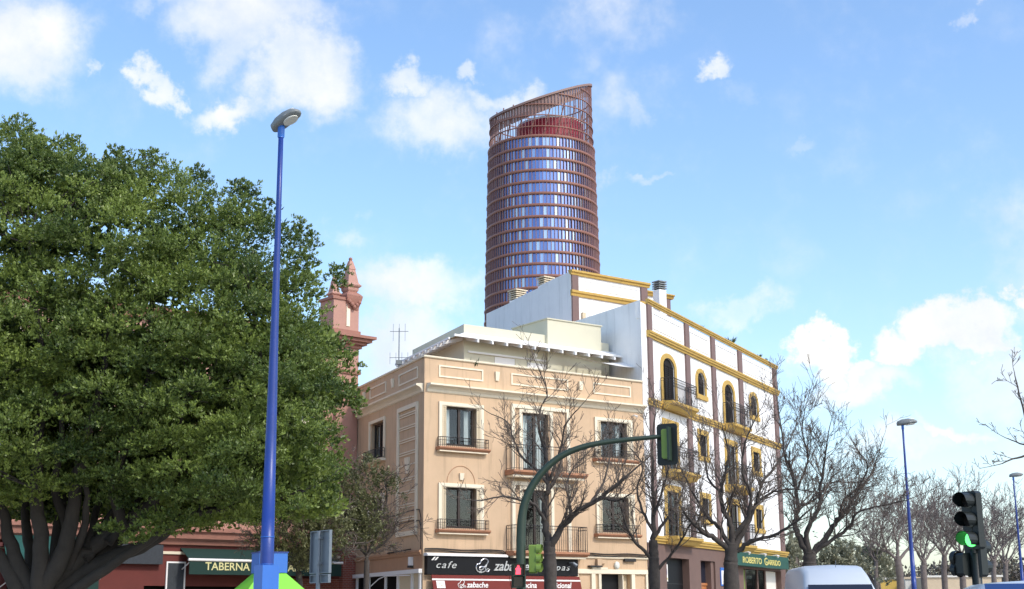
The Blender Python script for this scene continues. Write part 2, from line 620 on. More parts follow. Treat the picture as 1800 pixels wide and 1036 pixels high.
def wall(fr, u0, u1, z0, z1, holes, depth=0.25, w=0.0):
    """front sheet with openings and their reveals; holes = (u0,u1,z0,z1[,rise]) with an optional arch rise"""
    mb = MB()
    us = sorted({u0, u1, *[h[0] for h in holes], *[h[1] for h in holes]})
    zs = sorted({z0, z1, *[h[2] for h in holes], *[h[3] for h in holes]})
    us = [x for x in us if u0 <= x <= u1]
    zs = [x for x in zs if z0 <= x <= z1]
    for a, b in zip(us, us[1:]):
        for c, d in zip(zs, zs[1:]):
            mu, mz = (a + b) / 2, (c + d) / 2
            if any(h[0] < mu < h[1] and h[2] < mz < h[3] for h in holes):
                continue
            mb.quad(fr(a, w, c), fr(b, w, c), fr(b, w, d), fr(a, w, d))
    for h in holes:
        a, b, c, d = h[:4]
        rise = h[4] if len(h) > 4 else 0
        i = w - depth
        if rise:
            arc = arch(a, b, d - rise, rise)
            mid = len(arc) // 2
            mb.quad(*[fr(u, w, z) for u, z in arc[:mid + 1]], fr(a, w, d)) if mid > 1 else None
            mb.quad(*[fr(u, w, z) for u, z in arc[mid:]], fr(b, w, d)) if mid > 1 else None
            for p, q in zip(arc, arc[1:]):
                mb.quad(fr(p[0], w, p[1]), fr(q[0], w, q[1]), fr(q[0], i, q[1]), fr(p[0], i, p[1]))
            top = d - rise
        else:
            top = d
            mb.quad(fr(a, w, d), fr(b, w, d), fr(b, i, d), fr(a, i, d))
        mb.quad(fr(a, w, c), fr(a, w, top), fr(a, i, top), fr(a, i, c))
        mb.quad(fr(b, w, c), fr(b, w, top), fr(b, i, top), fr(b, i, c))
        mb.quad(fr(a, w, c), fr(b, w, c), fr(b, i, c), fr(a, i, c))
    return mb

def arch(a, b, zs, rise, n=12):
    """points of a rounded head from (a, zs) over the crown to (b, zs)"""
    c, h = (a + b) / 2, (b - a) / 2
    return [(c - h * math.cos(math.pi * k / n), zs + rise * math.sin(math.pi * k / n)) for k in range(n + 1)]

def frame_ring(fr, u0, u1, z0, z1, wd, w0, w1, bottom=True):
    mb = MB()
    mb.box(fr, u0, u0 + wd, w0, w1, z0, z1)
    mb.box(fr, u1 - wd, u1, w0, w1, z0, z1)
    mb.box(fr, u0 + wd, u1 - wd, w0, w1, z1 - wd, z1)
    if bottom:
        mb.box(fr, u0 + wd, u1 - wd, w0, w1, z0, z0 + wd)
    return mb

def railing(fr, u0, u1, w0, w1, z0, h, gap=0.12, r=0.009, scroll=False):
    mb = MB()
    pts = [(u0, w0), (u0, w1), (u1, w1), (u1, w0)]
    for (a, b), (c, d) in zip(pts, pts[1:]):
        n = max(1, int(math.hypot(c - a, d - b) / gap))
        for z, rr in ((z0 + 0.06, r), (z0 + h, r * 1.7), (z0 + h - 0.12, r)):
            mb.bar(fr(a, b, z), fr(c, d, z), rr)
        for k in range(n + 1):
            t = k / n
            u, w = a + (c - a) * t, b + (d - b) * t
            rr = r * 1.6 if k in (0, n) else r
            mb.bar(fr(u, w, z0), fr(u, w, z0 + h), rr)
            if scroll and k < n and (c != a):
                mb.tube([fr(u + (c - a) / n / 2 + 0.05 * math.cos(q), w + 0.001, z0 + h * 0.7 + 0.09 * math.sin(q)) for q in [math.pi * 2 * j / 8 for j in range(9)]], r * 0.8, 3, False)
    return mb

def louvre_shutter(fr, u0, u1, w0, z0, z1, step=0.075):
    mb = frame_ring(fr, u0, u1, z0, z1, 0.045, w0, w0 + 0.04)
    z = z0 + 0.06
    while z < z1 - 0.07:
        mb.quad(fr(u0 + 0.045, w0 + 0.035, z), fr(u1 - 0.045, w0 + 0.035, z), fr(u1 - 0.045, w0 + 0.008, z + step * 0.8), fr(u0 + 0.045, w0 + 0.008, z + step * 0.8))
        z += step
    mb.box(fr, u0 + 0.045, u1 - 0.045, w0 - 0.004, w0 + 0.002, z0 + 0.045, z1 - 0.045)
    return mb

def casement(fr, parent, u0, u1, z0, z1, depth, leaves=2, fmat='dark_wood', curtain=0, transom=0.0, seed=0, glass='window_glass', bars=0):
    """a window part with frame, panes, optional curtains and a dark room behind"""
    w = -depth
    fw = 0.07
    mb = frame_ring(fr, u0, u1, z0, z1, fw, w, w + 0.07)
    n = leaves
    lw = (u1 - u0 - 2 * fw) / n
    zt = z1 - fw - transom
    for k in range(1, n):
        c = u0 + fw + lw * k
        mb.box(fr, c - 0.05, c + 0.05, w + 0.003, w + 0.075, z0 + fw, zt if transom else z1 - fw)
    if transom:
        mb.box(fr, u0 + fw, u1 - fw, w + 0.003, w + 0.073, zt - 0.03, zt + 0.03)
    for b in range(bars):
        z = z0 + fw + (zt - z0 - fw) * (b + 1) / (bars + 1)
        mb.box(fr, u0 + fw, u1 - fw, w + 0.012, w + 0.06, z - 0.018, z + 0.018)
    win = mb.build('window', fmat, parent)
    for k in range(n):
        a, b = u0 + fw + lw * k + (0.05 if k else 0), u0 + fw + lw * (k + 1) - (0.05 if k < n - 1 else 0)
        MB().box(fr, a, b, w + 0.03, w + 0.036, z0 + fw, zt).build('pane', glass, win)
    if transom:
        MB().box(fr, u0 + fw, u1 - fw, w + 0.03, w + 0.036, zt + 0.03, z1 - fw).build('pane', glass, win)
    r = random.Random(seed)
    if curtain:
        for k in range(n):
            a, b = u0 + fw + lw * k + 0.04, u0 + fw + lw * (k + 1) - 0.04
            cw = (b - a) * curtain
            if k % 2 == 0:
                a2, b2 = a, a + cw
            else:
                a2, b2 = b - cw, b
            mb = MB()
            m_ = 14
            rr = [[fr(a2 + (b2 - a2) * j / m_, w - 0.12 + 0.035 * math.sin(j * 2.1 + k + r.random()), z) for j in range(m_ + 1)] for z in (z0 + 0.08, z1 - 0.08)]
            mb.loft(rr, False, False)
            mb.build('curtain', 'curtain', win)
    mb = MB()
    d2 = w - 0.7
    mb.quad(fr(u0 - .2, d2, z0 - .1), fr(u1 + .2, d2, z0 - .1), fr(u1 + .2, d2, z1 + .1), fr(u0 - .2, d2, z1 + .1))
    for ua in (u0 - .2, u1 + .2):
        mb.quad(fr(ua, d2, z0 - .1), fr(ua, w - 0.01, z0 - .1), fr(ua, w - 0.01, z1 + .1), fr(ua, d2, z1 + .1))
    for za in (z0 - .1, z1 + .1):
        mb.quad(fr(u0 - .2, d2, za), fr(u1 + .2, d2, za), fr(u1 + .2, w - 0.01, za), fr(u0 - .2, w - 0.01, za))
    mb.build('room', 'interior', win)
    return win

# ------------------------------------------------------------------ the setting: ground, road, pavement
mb = MB()
mb.quad((-2500, -800, -0.004), (2500, -800, -0.004), (2500, 4500, -0.004), (-2500, 4500, -0.004))
struct(mb.build('ground', 'earth'))
FF = Fr((-3.369, 52.0), 35.4)                # peach front
FS = Fr((-3.369, 52.0), 114.1, True)         # peach side
FW = Fr((5.57, 58.353), 62.7)                # white front
mb = MB()
mb.quad((-60, -30, 0.004), (80, -30, 0.004), (80, 220, 0.004), (-60, 220, 0.004))
struct(mb.build('road', 'asphalt'))

def slab(pts, z1, name, material):
    mb = MB()
    mb.loft([[Vector((x, y, 0.0)) for x, y in pts], [Vector((x, y, z1)) for x, y in pts]])
    return struct(mb.build(name, material))

def xy(v):
    return (v.x, v.y)

pv = [xy(FF(-0.0, 5.5, 0)), xy(FF(7.5, 6.0, 0)), xy(FW(3, 8.5, 0)), xy(FW(70, 8.5, 0)), xy(FW(70, 0.0, 0)), xy(FW(-1, -1, 0)), xy(FF(0, -1, 0)), xy(FS(8.2, 1, 0)), xy(FS(0, 4.0, 0))]
slab(pv, 0.13, 'pavement', 'paving')
slab([(-40, 10), (-2.6, 10), (-2.6, 34), (-9, 47), (-20, 44), (-40, 30)], 0.126, 'pavement', 'paving')
slab([(-45, 36), (-19.0, 45.2), (-7.5, 55.0), (-6.9, 61.0), (-19.5, 51.2), (-45, 42)], 0.128, 'pavement', 'paving')
for k in range(9):
    y = 6 + 0.0
    mb = MB()
    mb.box(ID, 1.0 + k * 1.0, 1.5 + k * 1.0, 31.5, 35.0, 0.004, 0.009)
    struct(mb.build('crossing_stripe', 'paint_white'))

# ------------------------------------------------------------------ peach corner building
PB = thing('corner_building', 'peach three-storey corner building with cream trim and a roof terrace', 'building', FF(0, 0, 0))

def peach():
    P = PB
    Z1 = 11.24
    Wd = 10.95
    holesF = [(0.95, 2.40, 7.92, 9.44), (0.95, 2.40, 4.80, 6.34), (4.62, 5.90, 7.16, 9.46), (4.62, 5.90, 4.04, 6.40),
              (8.55, 10.02, 7.92, 9.42), (8.55, 10.02, 4.86, 6.30), (8.45, 10.0, 0.14, 3.17), (0.6, 6.7, 0.5, 2.3)]
    wall(FF, 0, Wd, 0, Z1, holesF, 0.28).build('wall', 'peach', P)
    holesS = [(4.75, 6.35, 7.92, 9.42), (4.75, 6.35, 4.85, 6.3), (0.35, 8.2, 0.3, 3.15)]
    wall(FS, 0, 8.4, 0, Z1, holesS, 0.28).build('wall', 'peach', P)
    # unseen sides and the roof deck
    c0, c1, c2, c3 = FF(0, 0, 0), FF(Wd, 0, 0), FS(8.4, 0, 0), FF(Wd, 0, 0) + FS.u * 8.4
    mb = MB()
    up = Vector((0, 0, Z1))
    mb.quad(c1, c3, c3 + up, c1 + up)
    mb.quad(c2, c3, c3 + up, c2 + up)
    mb.build('wall', 'peach', P)
    zd = Vector((0, 0, 10.35))
    MB().quad(c0 + zd, c1 + zd, c3 + zd, c2 + zd).build('roof_deck', 'roof_tile', P)
    # inner faces of the parapet
    mb = MB()
    mb.box(FF, 0.02, Wd, -0.22, -0.012, 10.3, Z1 - 0.01)
    mb.box(FS, 0.1, 8.4, -0.22, -0.012, 10.3, Z1 - 0.01)
    mb.build('parapet', 'peach', P)
    # coping
    mb = MB()
    mb.extrude(FF, [(-0.26, Z1), (0.05, Z1), (0.07, Z1 + 0.03), (0.07, Z1 + 0.075), (-0.26, Z1 + 0.08)], -0.06, Wd)
    mb.build('coping', 'cream_trim', P)
    mb = MB()
    mb.extrude(FS, [(-0.26, Z1), (0.05, Z1), (0.07, Z1 + 0.03), (0.07, Z1 + 0.07), (-0.26, Z1 + 0.075)], 0.10, 8.4)
    mb.build('coping', 'cream_trim', P)
    # cornice: a cove that swells out to a thin shelf
    prof = [(0.004, 9.90), (0.05, 9.93), (0.08, 10.02), (0.16, 10.10), (0.28, 10.15), (0.30, 10.16), (0.30, 10.225), (0.004, 10.25)]
    MB().extrude(FF, prof, 0.10, Wd).build('cornice', 'cream_trim', P)
    MB().extrude(FS, prof, 0.10, 8.4).build('cornice', 'cream_trim', P)
    # sunk panels of the parapet, outlined in cream
    for a, b in ((0.64, 2.70), (4.05, 6.92), (8.24, 10.27)):
        frame_ring(FF, a, b, 10.53, 11.00, 0.06, 0.003, 0.035).build('panel_moulding', 'cream_trim', P)
    for a, b in ((0.70, 2.90), (4.5, 6.6)):
        frame_ring(FS, a, b, 10.53, 11.00, 0.06, 0.003, 0.035).build('panel_moulding', 'cream_trim', P)
    def keyblock(fr, u, z, h=0.36, w=0.2):
        mb = MB()
        mb.loft([[fr(u - w * .36, 0.003, z), fr(u + w * .36, 0.003, z), fr(u + w * .36, 0.06, z), fr(u - w * .36, 0.06, z)],
                 [fr(u - w * .5, 0.003, z + h), fr(u + w * .5, 0.003, z + h), fr(u + w * .5, 0.09, z + h), fr(u - w * .5, 0.09, z + h)]])
        mb.build('key_block', 'cream_trim', P)
    for u in (3.36, 7.57):
        keyblock(FF, u, 10.62)
    for u in (3.62, 7.35):
        keyblock(FS, u, 10.60)
    keyblock(FS, 1.75, 6.95, 0.62, 0.42)
    keyblock(FF, 1.68, 6.62, 0.26, 0.2)
    # blind arch over the lower window
    pts = [FF(1.68 + 0.64 * math.cos(t), 0.004, 6.50 + 0.66 * math.sin(t)) for t in [math.pi * k / 18 for k in range(19)]]
    MB().tube(pts, 0.018, 6).build('arch_moulding', 'peach_dark', P)
    # windows of the front
    def front_window(u0, u1, z0, z1, sur, cur, seed, sill_over=0.12):
        a, b, c, d = sur
        win = casement(FF, P, u0 + 0.02, u1 - 0.02, z0 + 0.02, z1 - 0.02, 0.20, 2, 'dark_wood', cur, seed=seed)
        frame_ring(FF, a, b, c, d, 0.13, 0.004, 0.07, False).build('surround', 'cream_trim', win)
        frame_ring(FF, a + 0.13, b - 0.13, c, d - 0.13, 0.025, 0.0042, 0.045, False).build('surround', 'cream_trim', win)
        louvre_shutter(FF, a + 0.16, u0 - 0.01, 0.012, c + 0.03, d - 0.16).build('shutter', 'shutter_cream', win)
        louvre_shutter(FF, u1 + 0.01, b - 0.16, 0.012, c + 0.03, d - 0.16).build('shutter', 'shutter_cream', win)
        mb = MB()
        mb.extrude(FF, [(0.005, c - 0.13), (0.20, c - 0.13), (0.26, c - 0.09), (0.30, c - 0.05), (0.30, c - 0.004), (0.005, c - 0.002)], a - sill_over, b + sill_over + 0.05)
        mb.build('sill', 'terracotta_sill', win)
        MB().box(FF, a - 0.06, b + 0.1, 0.006, 0.2, c - 0.18, c - 0.131).build('sill_moulding', 'cream_trim', win)
        railing(FF, a - 0.06, b + 0.08, 0.05, 0.27, c, 0.36, 0.085, 0.008).build('railing', 'iron', win)
    front_window(0.98, 2.36, 7.92, 9.44, (0.64, 2.70, 7.84, 9.58), 0.45, 1)
    front_window(0.98, 2.36, 4.80, 6.34, (0.64, 2.70, 4.74, 6.48), 0.0, 2)
    front_window(8.58, 9.98, 7.92, 9.42, (8.26, 10.30, 7.84, 9.56), 0.4, 3)
    front_window(8.58, 9.98, 4.86, 6.30, (8.26, 10.30, 4.78, 6.44), 0.0, 4)
    # balcony doors of the middle bay
    for z0, z1, fl, cur, seed in ((7.18, 9.46, 7.08, 0.62, 5), (4.06, 6.40, 3.96, 0.25, 6)):
        win = casement(FF, P, 4.64, 5.88, z0, z1, 0.20, 2, 'dark_wood', cur, seed=seed)
        frame_ring(FF, 4.42, 6.10, fl + 0.04, z1 + 0.14, 0.14, 0.004, 0.06, False).build('surround', 'cream_trim', win)
        frame_ring(FF, 4.02, 6.92, fl + 0.04, z1 + 0.30, 0.15, 0.004, 0.10, False).build('surround', 'cream_trim', win)
        # the field between the inner and outer frame is a little darker
        MB().box(FF, 4.17, 4.42, 0.003, 0.012, fl + 0.04, z1 + 0.15).build('field', 'peach', win)
        MB().box(FF, 6.10, 6.77, 0.003, 0.012, fl + 0.04, z1 + 0.15).build('field', 'peach', win)
        bal = MB().extrude(FF, [(0.004, fl - 0.16), (0.45, fl - 0.16), (0.56, fl - 0.10), (0.62, fl - 0.06), (0.62, fl + 0.02), (0.004, fl + 0.03)], 3.72, 7.42).build('balcony', 'terracotta_sill', P)
        MB().box(FF, 3.80, 7.34, 0.006, 0.46, fl - 0.24, fl - 0.163).build('soffit', 'cream_trim', bal)
        railing(FF, 3.80, 7.34, 0.02, 0.56, fl + 0.03, 0.98, 0.105, 0.009).build('railing', 'iron', bal)
    # side face: two windows and the tall ladder panel
    for z0, z1, cur in ((7.92, 9.42, 0.2), (4.85, 6.3, 0.0)):
        win = casement(FS, P, 4.78, 6.32, z0 + .02, z1 - .02, 0.20, 2, 'dark_wood', cur, seed=9)
        frame_ring(FS, 4.52, 6.58, z0 - 0.08, z1 + 0.14, 0.13, 0.004, 0.06, False).build('surround', 'cream_trim', win)
        MB().extrude(FS, [(0.005, z0 - 0.18), (0.2, z0 - 0.18), (0.28, z0 - 0.11), (0.28, z0 - 0.085), (0.005, z0 - 0.082)], 4.42, 6.68).build('sill', 'cream_trim', win)
        railing(FS, 4.48, 6.62, 0.05, 0.25, z0 - 0.08, 0.42, 0.085, 0.008).build('railing', 'iron', win)
    pan = frame_ring(FS, 0.62, 2.95, 4.56, 9.62, 0.17, 0.004, 0.07).build('ladder_panel', 'cream_trim', P)
    z = 9.3
    k = 0
    while z > 4.85:
        if abs(z - 7.27) > 0.2:
            for dz in (0, -0.09):
                MB().box(FS, 0.79, 2.78, 0.004, 0.035, z + dz - 0.02, z + dz + 0.02).build('rung', 'cream_trim', pan)
        else:
            for a, b in ((0.79, 1.4), (2.1, 2.78)):
                MB().box(FS, a, b, 0.004, 0.035, z - 0.02, z + 0.02).build('rung', 'cream_trim', pan)
        z -= 0.505
    # string moulding over the shops, then the rail of the side shopfront
    prof = [(0.004, 3.78), (0.06, 3.80), (0.09, 3.88), (0.12, 3.90), (0.12, 3.96), (0.004, 3.97)]
    MB().extrude(FS, prof, 0.1, 8.4).build('string_course', 'peach_dark', P)
    MB().extrude(FF, [(0.004, 3.78), (0.06, 3.79), (0.08, 3.84), (0.004, 3.86)], 7.45, 10.95).build('string_course', 'cream_trim', P)
    MB().box(FS, 0.05, 8.35, 0.003, 0.02, 3.19, 3.78).build('fascia', 'peach_dark', P)
    sf = MB().box(FS, 0.02, 8.35, 0.022, 0.16, 3.12, 3.27).build('shopfront', 'white_wood', P)
    for u in (0.1, 0.95, 2.55, 4.0, 6.1, 7.7):
        MB().box(FS, u, u + 0.15, -0.02, 0.08, 0.15, 3.118).build('post', 'white_wood', sf)
    for i, (a, b) in enumerate(((0.25, 0.95), (1.10, 2.55), (2.70, 4.0), (4.15, 6.1), (6.25, 7.7))):
        MB().box(FS, a, b, 0.0, 0.012, 0.3, 3.115).build('panel', ('shutter_cream', 'shutter_cream', 'interior', 'interior', 'interior')[i], sf)
    MB().tube([FS(0.9, 0.2, 3.05), FS(3.6, 0.22, 3.10), FS(4.2, 0.3, 3.0), FS(4.6, 0.5, 2.72)], 0.02, 6).build('awning_arm', 'white_wood', sf)
    # front doorway with cream frame
    dw = MB()
    dw.box(FF, 7.16, 10.90, 0.004, 0.09, 3.18, 3.36)
    for a, b in ((7.16, 7.26), (7.92, 8.12), (8.30, 8.42), (10.02, 10.20), (10.80, 10.90)):
        dw.box(FF, a, b, 0.004, 0.08, 0.14, 3.178)
    dw.box(FF, 7.95, 8.75, 0.006, 0.10, 3.362, 3.43)
    dw = dw.build('doorway', 'cream_trim', P)
    MB().box(FF, 8.5, 9.55, -0.26, -0.2, 0.14, 2.35).build('door', 'dark_wood', dw)
    MB().box(FF, 8.45, 10.0, -0.28, -0.262, 2.35, 3.17).build('transom', 'black_board', dw)
    MB().box(FF, 8.45, 10.0, -0.261, -0.18, 2.38, 2.46).build('transom_bar', 'terracotta_sill', dw)
    MB().box(FF, 9.58, 9.62, -0.26, 0.02, 0.14, 3.16).build('jamb', 'cream_trim', dw)
    MB().box(FF, 9.63, 9.98, -0.27, -0.2, 0.14, 3.16).build('side_panel', 'shutter_cream', dw)
    for z in (1.2, 2.0, 2.55):
        MB().box(FF, 7.27, 7.91, 0.004, 0.018, z, z + 0.016).build('groove', 'peach_dark', dw)
    # shop window below the awning
    casement(FF, P, 0.62, 6.68, 0.5, 2.28, 0.2, 4, 'dark_wood', seed=12, glass='shop_glass')
    # facade lamp, boxes and cable runs
    mb = MB()
    pts = [(0, 0.0), (0.14, 0.005), (0.17, 0.04), (0.15, 0.09), (0.08, 0.12), (0.001, 0.125)]
    rings = []
    for r, w in pts[1:]:
        rings.append([FF(9.27 + r * math.cos(t) * 0.8, w, 3.52 + r * math.sin(t)) for t in [2 * math.pi * k / 16 for k in range(16)]])
    mb.loft(rings)
    mb.build('bulkhead_lamp', 'lamp_lens', P, True)
    MB().box(FF, 8.18, 8.40, 0.004, 0.16, 3.50, 3.76).build('meter_box', 'peach', P)
    MB().box(FF, 8.44, 8.66, 0.004, 0.10, 3.58, 3.74).build('meter_box', 'peach', P)
    MB().box(FF, 7.78, 8.40, 0.004, 0.20, 3.44, 3.499).build('meter_shelf', 'iron', P)
    MB().box(FF, 9.65, 10.25, 0.005, 0.12, 3.68, 3.80).build('junction_box', 'cable', P)
    for zz, sag, r in ((4.0, 0.03, 0.022), (3.93, 0.05, 0.016), (3.9, 0.02, 0.014)):
        pts = [FF(u, 0.045, zz + sag * math.sin(u * 2.7) * 0.6 - 0.02 * (u > 7)) for u in [0.05 + 10.85 * k / 40 for k in range(41)]]
        pts = [p if not (3.6 < 0.05 + 10.85 * k / 40 < 7.5) else p - Vector((0, 0, 0.16)) for k, p in enumerate(pts)]
        MB().tube(pts, r, 5).build('cable', 'cable', P)
    for zz in (5.45, 5.05):
        pts = [FS(u, 0.05, zz + 0.04 * math.sin(u * 1.3)) for u in [0.3 + 8.0 * k / 24 for k in range(25)]]
        pts = [FS(0.12, 0.05, 4.0), FS(0.12, 0.05, zz - 0.3)] + pts
        MB().tube(pts, 0.018, 5).build('cable', 'cable', P)
    MB().tube([FS(0.9, 0.16, 4.02), FS(3.6, 0.16, 3.98)], 0.03, 5).build('cable', 'cable', P)
    # street corner lantern on the side
    MB().box(FS, 1.0, 1.14, 0.02, 0.18, 3.42, 3.74).build('wall_light', 'white_wood', P)
    MB().box(FS, 0.97, 1.17, 0.02, 0.2, 3.34, 3.419).build('wall_light', 'iron', P)
    # wall camera near the right corner
    MB().tube([FF(10.35, 0.0, 9.76), FF(10.35, 0.16, 9.76), FF(10.42, 0.24, 9.70)], [0.03, 0.03, 0.055], 8).build('wall_camera', 'white_wood', P)

    # ---------------- roof-terrace storey
    att = Fr(xy(FF(3.25, -2.2, 0)), 35.4)
    ats = Fr(xy(FF(3.25, -2.2, 0)), 114.1, True)
    zt = 10.35
    wall(att, 0, 7.7, zt, 12.95, [(0.25, 2.6, zt + .05, 12.1)], 0.08).build('terrace_wall', 'cream_wall', P)
    mb = MB()
    mb.quad(ats(0, 0, zt), ats(6.2, 0, zt), ats(6.2, 0, 12.95), ats(0, 0, 12.95))
    b1, b2 = ats(6.2, 0, 0), ats(6.2, 0, 0) + att.u * 7.7
    mb.quad(b1 + Vector((0, 0, zt)), b2 + Vector((0, 0, zt)), b2 + Vector((0, 0, 12.95)), b1 + Vector((0, 0, 12.95)))
    mb.quad(att(7.7, 0, zt), b2 + Vector((0, 0, zt)), b2 + Vector((0, 0, 12.95)), att(7.7, 0, 12.95))
    mb.build('terrace_wall', 'cream_wall', P)
    mb = MB()
    z0, z1 = 12.952, 13.30
    a0, a1 = att(-0.0, 0.0, 0), att(7.7, 0.0, 0)
    rr = [a0, a1, b2, b1]
    mb.loft([[p + Vector((0, 0, z0)) for p in rr], [p + Vector((0, 0, z1)) for p in rr]])
    mb.build('flat_roof', 'cream_wall', P)
    # roller shutters in the opening
    MB().box(att, 0.25, 1.55, -0.07, -0.03, zt, 12.1).build('terrace_shutter', 'cream_wall', P)
    MB().box(att, 1.57, 2.6, -0.075, -0.035, zt, 12.1).build('terrace_shutter', 'white_wood', P)
    MB().box(att, 3.2, 5.2, 0.004, 0.05, zt, 12.0).build('terrace_shutter', 'white_wood', P)
    MB().box(att, 0.2, 5.25, 0.003, 0.04, 12.02 + .1, 12.2).build('lintel', 'white_wood', P)
    # eave board and rafters all round
    ev = MB()
    ev.box(att, -0.95, 8.3, 0.70, 0.76, 12.57, 12.66)
    ev.box(ats, -0.2, 6.4, 0.70, 0.76, 12.57, 12.66)
    ev.quad(att(-0.72, 0.70, 12.66), att(8.3, 0.70, 12.66), att(8.3, 0.0, 12.94), att(0, 0.0, 12.94))
    ev.quad(att(-0.72, 0.70, 12.66), ats(6.4, 0.70, 12.66), ats(6.4, 0.0, 12.94), att(0, 0.0, 12.94))
    ev.box(att, 0, 8.3, 0.002, 0.06, 12.70, 12.82)
    ev = ev.build('eave', 'white_wood', P)
    for k in range(12):
        u = 0.1 + k * 0.72
        mb = MB()
        mb.loft([[att(u, 0.0, 12.62), att(u + .08, 0.0, 12.62), att(u + .08, 0.0, 12.78), att(u, 0.0, 12.78)],
                 [att(u, 0.86, 12.40), att(u + .08, 0.86, 12.40), att(u + .08, 0.86, 12.53), att(u, 0.86, 12.53)]])
        mb.build('rafter', 'white_wood', ev)
    for k in range(9):
        u = 0.1 + k * 0.72
        mb = MB()
        mb.loft([[ats(u, 0.0, 12.62), ats(u + .08, 0.0, 12.62), ats(u + .08, 0.0, 12.78), ats(u, 0.0, 12.78)],
                 [ats(u, 0.86, 12.40), ats(u + .08, 0.86, 12.40), ats(u + .08, 0.86, 12.53), ats(u, 0.86, 12.53)]])
        mb.build('rafter', 'white_wood', ev)
    # stair block above the terrace
    up2 = Fr(xy(FF(7.45, -2.05, 0)), 35.4)
    mb = MB()
    mb.box(up2, 0, 2.95, -2.6, 0, 10.4, 13.98)
    mb.build('stair_block', 'cream_wall', P)
    MB().box(up2, -0.05, 3.0, -2.65, 0.05, 13.981, 14.03).build('coping', 'cream_wall', P)
    # canvas shade hung under the rafters at the right
    n = 10
    rows = []
    for j in range(7):
        s_ = j / 6
        rows.append([att(4.6 + 3.6 * k / n + 0.35 * s_ * 2, 0.76 + 0.9 * s_, 12.42 - 0.34 * s_ - 0.20 * math.sin(math.pi * k / n) * (1 - .4 * s_)) for k in range(n + 1)])
    MB().loft(rows, False, False).build('shade_sail', 'white_wood', P, True)
    MB().tube([att(3.35, 0.3, 12.30), att(3.35, 0.42, 12.24)], [0.07, 0.10], 8).build('globe_lamp', 'lamp_lens', P)
    MB().tube([ats(0.9, 0.0, 11.95), ats(0.9, 0.16, 11.9)], [0.07, 0.09], 8).build('wall_light', 'lamp_lens', P)
peach()

# plants on the peach terrace and on the white parapet
def leaf_arrays(centers, dirs, size, width, fold=0.12, seed=0, face=None):
    g = np.random.default_rng(seed)
    n = len(centers)
    d = dirs / np.linalg.norm(dirs, axis=1, keepdims=True)
    r = g.normal(size=(n, 3))
    if face is not None:
        r = face + r * 0.45
    s = np.cross(d, r)
    s /= np.linalg.norm(s, axis=1, keepdims=True) + 1e-9
    nn = np.cross(s, d)
    L = size[:, None]
    width = np.asarray(width, float).reshape(-1, 1)
    base = centers
    mid = centers + d * L * 0.45 - nn * L * fold
    tip = centers + d * L
    a = mid + s * L * width
    b = mid - s * L * width
    return np.stack([base, a, tip, b], axis=1)

def leaf_object(name, quads, tone, material, parent):
    n = len(quads)
    off = np.array(parent_loc(parent)) if parent else np.zeros(3)
    v = (quads.reshape(-1, 3) - off).astype(np.float32)
    me = bpy.data.meshes.new(name)
    me.vertices.add(n * 4)
    me.vertices.foreach_set('co', v.ravel())
    me.loops.add(n * 4)
    me.loops.foreach_set('vertex_index', np.arange(n * 4, dtype=np.int32))
    me.polygons.add(n)
    me.polygons.foreach_set('loop_start', np.arange(0, n * 4, 4, dtype=np.int32))
    me.update(calc_edges=True)
    at_ = me.attributes.new('tone', 'FLOAT', 'POINT')
    at_.data.foreach_set('value', np.repeat(tone.astype(np.float32), 4))
    me.materials.append(MAT[material])
    o = bpy.data.objects.new(name, me)
    COL.objects.link(o)
    if parent:
        o.parent = parent
    return o

def small_plant(name, label, loc, h, n, spread, seed, pot=True, group=None):
    t = thing(name, label, 'plant', loc, group)
    g = np.random.default_rng(seed)
    loc = Vector(loc)
    if pot:
        MB().lathe(loc, [(0.07, 0), (0.10, 0.14), (0.11, 0.14), (0.11, 0.16), (0.085, 0.16)], 12).build('pot', 'terracotta_sill', t)
    a = g.uniform(0, 2 * math.pi, n)
    d = np.stack([np.cos(a) * spread, np.sin(a) * spread, g.uniform(0.5, 1.2, n)], 1)
    c = np.tile(np.array(loc) + [0, 0, 0.12 if pot else 0.0], (n, 1)) + g.normal(size=(n, 3)) * 0.02
    q = leaf_arrays(c, d, g.uniform(0.6, 1.0, n) * h, np.full(n, 0.07), 0.05, seed)
    leaf_object('leaf', q, g.uniform(0, 0.5, n), 'agave_leaf', t)
    return t

small_plant('potted_plant', 'light green potted plant behind the peach parapet near its corner', FF(2.35, -0.42, 10.352), 1.15, 60, 0.5, 3)
small_plant('potted_plant', 'small dark plant peeping over the middle of the peach parapet', FF(6.35, -0.42, 10.352), 1.0, 40, 0.5, 4)
small_plant('potted_plant', 'small plant at the right end of the peach parapet', FF(10.2, -0.42, 10.352), 1.0, 40, 0.4, 5)

# television mast on the terrace roof
p = FS(6.4, -1.2, 10.35)
t = thing('television_aerial', 'thin television aerial mast on the peach roof', 'aerial', p)
top = at(688, 577, p.y).z
MB().tube([p, Vector((p.x, p.y, top))], 0.022, 6).build('mast', 'galvanised', t)
for zz, n, ln in ((top - 0.15, 3, 0.42), (top - 1.3, 4, 0.28)):
    for k in range(n):
        x = (k - (n - 1) / 2) * 0.16
        MB().bar((p.x + x * 1.6, p.y, zz - ln), (p.x + x * 1.6, p.y, zz + ln * .8), 0.008).build('element', 'galvanised', t)
    MB().bar((p.x - 0.4, p.y, zz), (p.x + 0.4, p.y, zz), 0.012).build('boom', 'galvanised', t)
MB().box(ID, p.x - 0.12, p.x + 0.12, p.y - 0.1, p.y + 0.1, top - 1.6, top - 1.42).build('amplifier', 'lamp_shell', t)
MB().box(ID, p.x - 0.35, p.x + 0.3, p.y - 0.3, p.y + 0.3, p.z, p.z + 1.2).build('base', 'white_stucco', t)

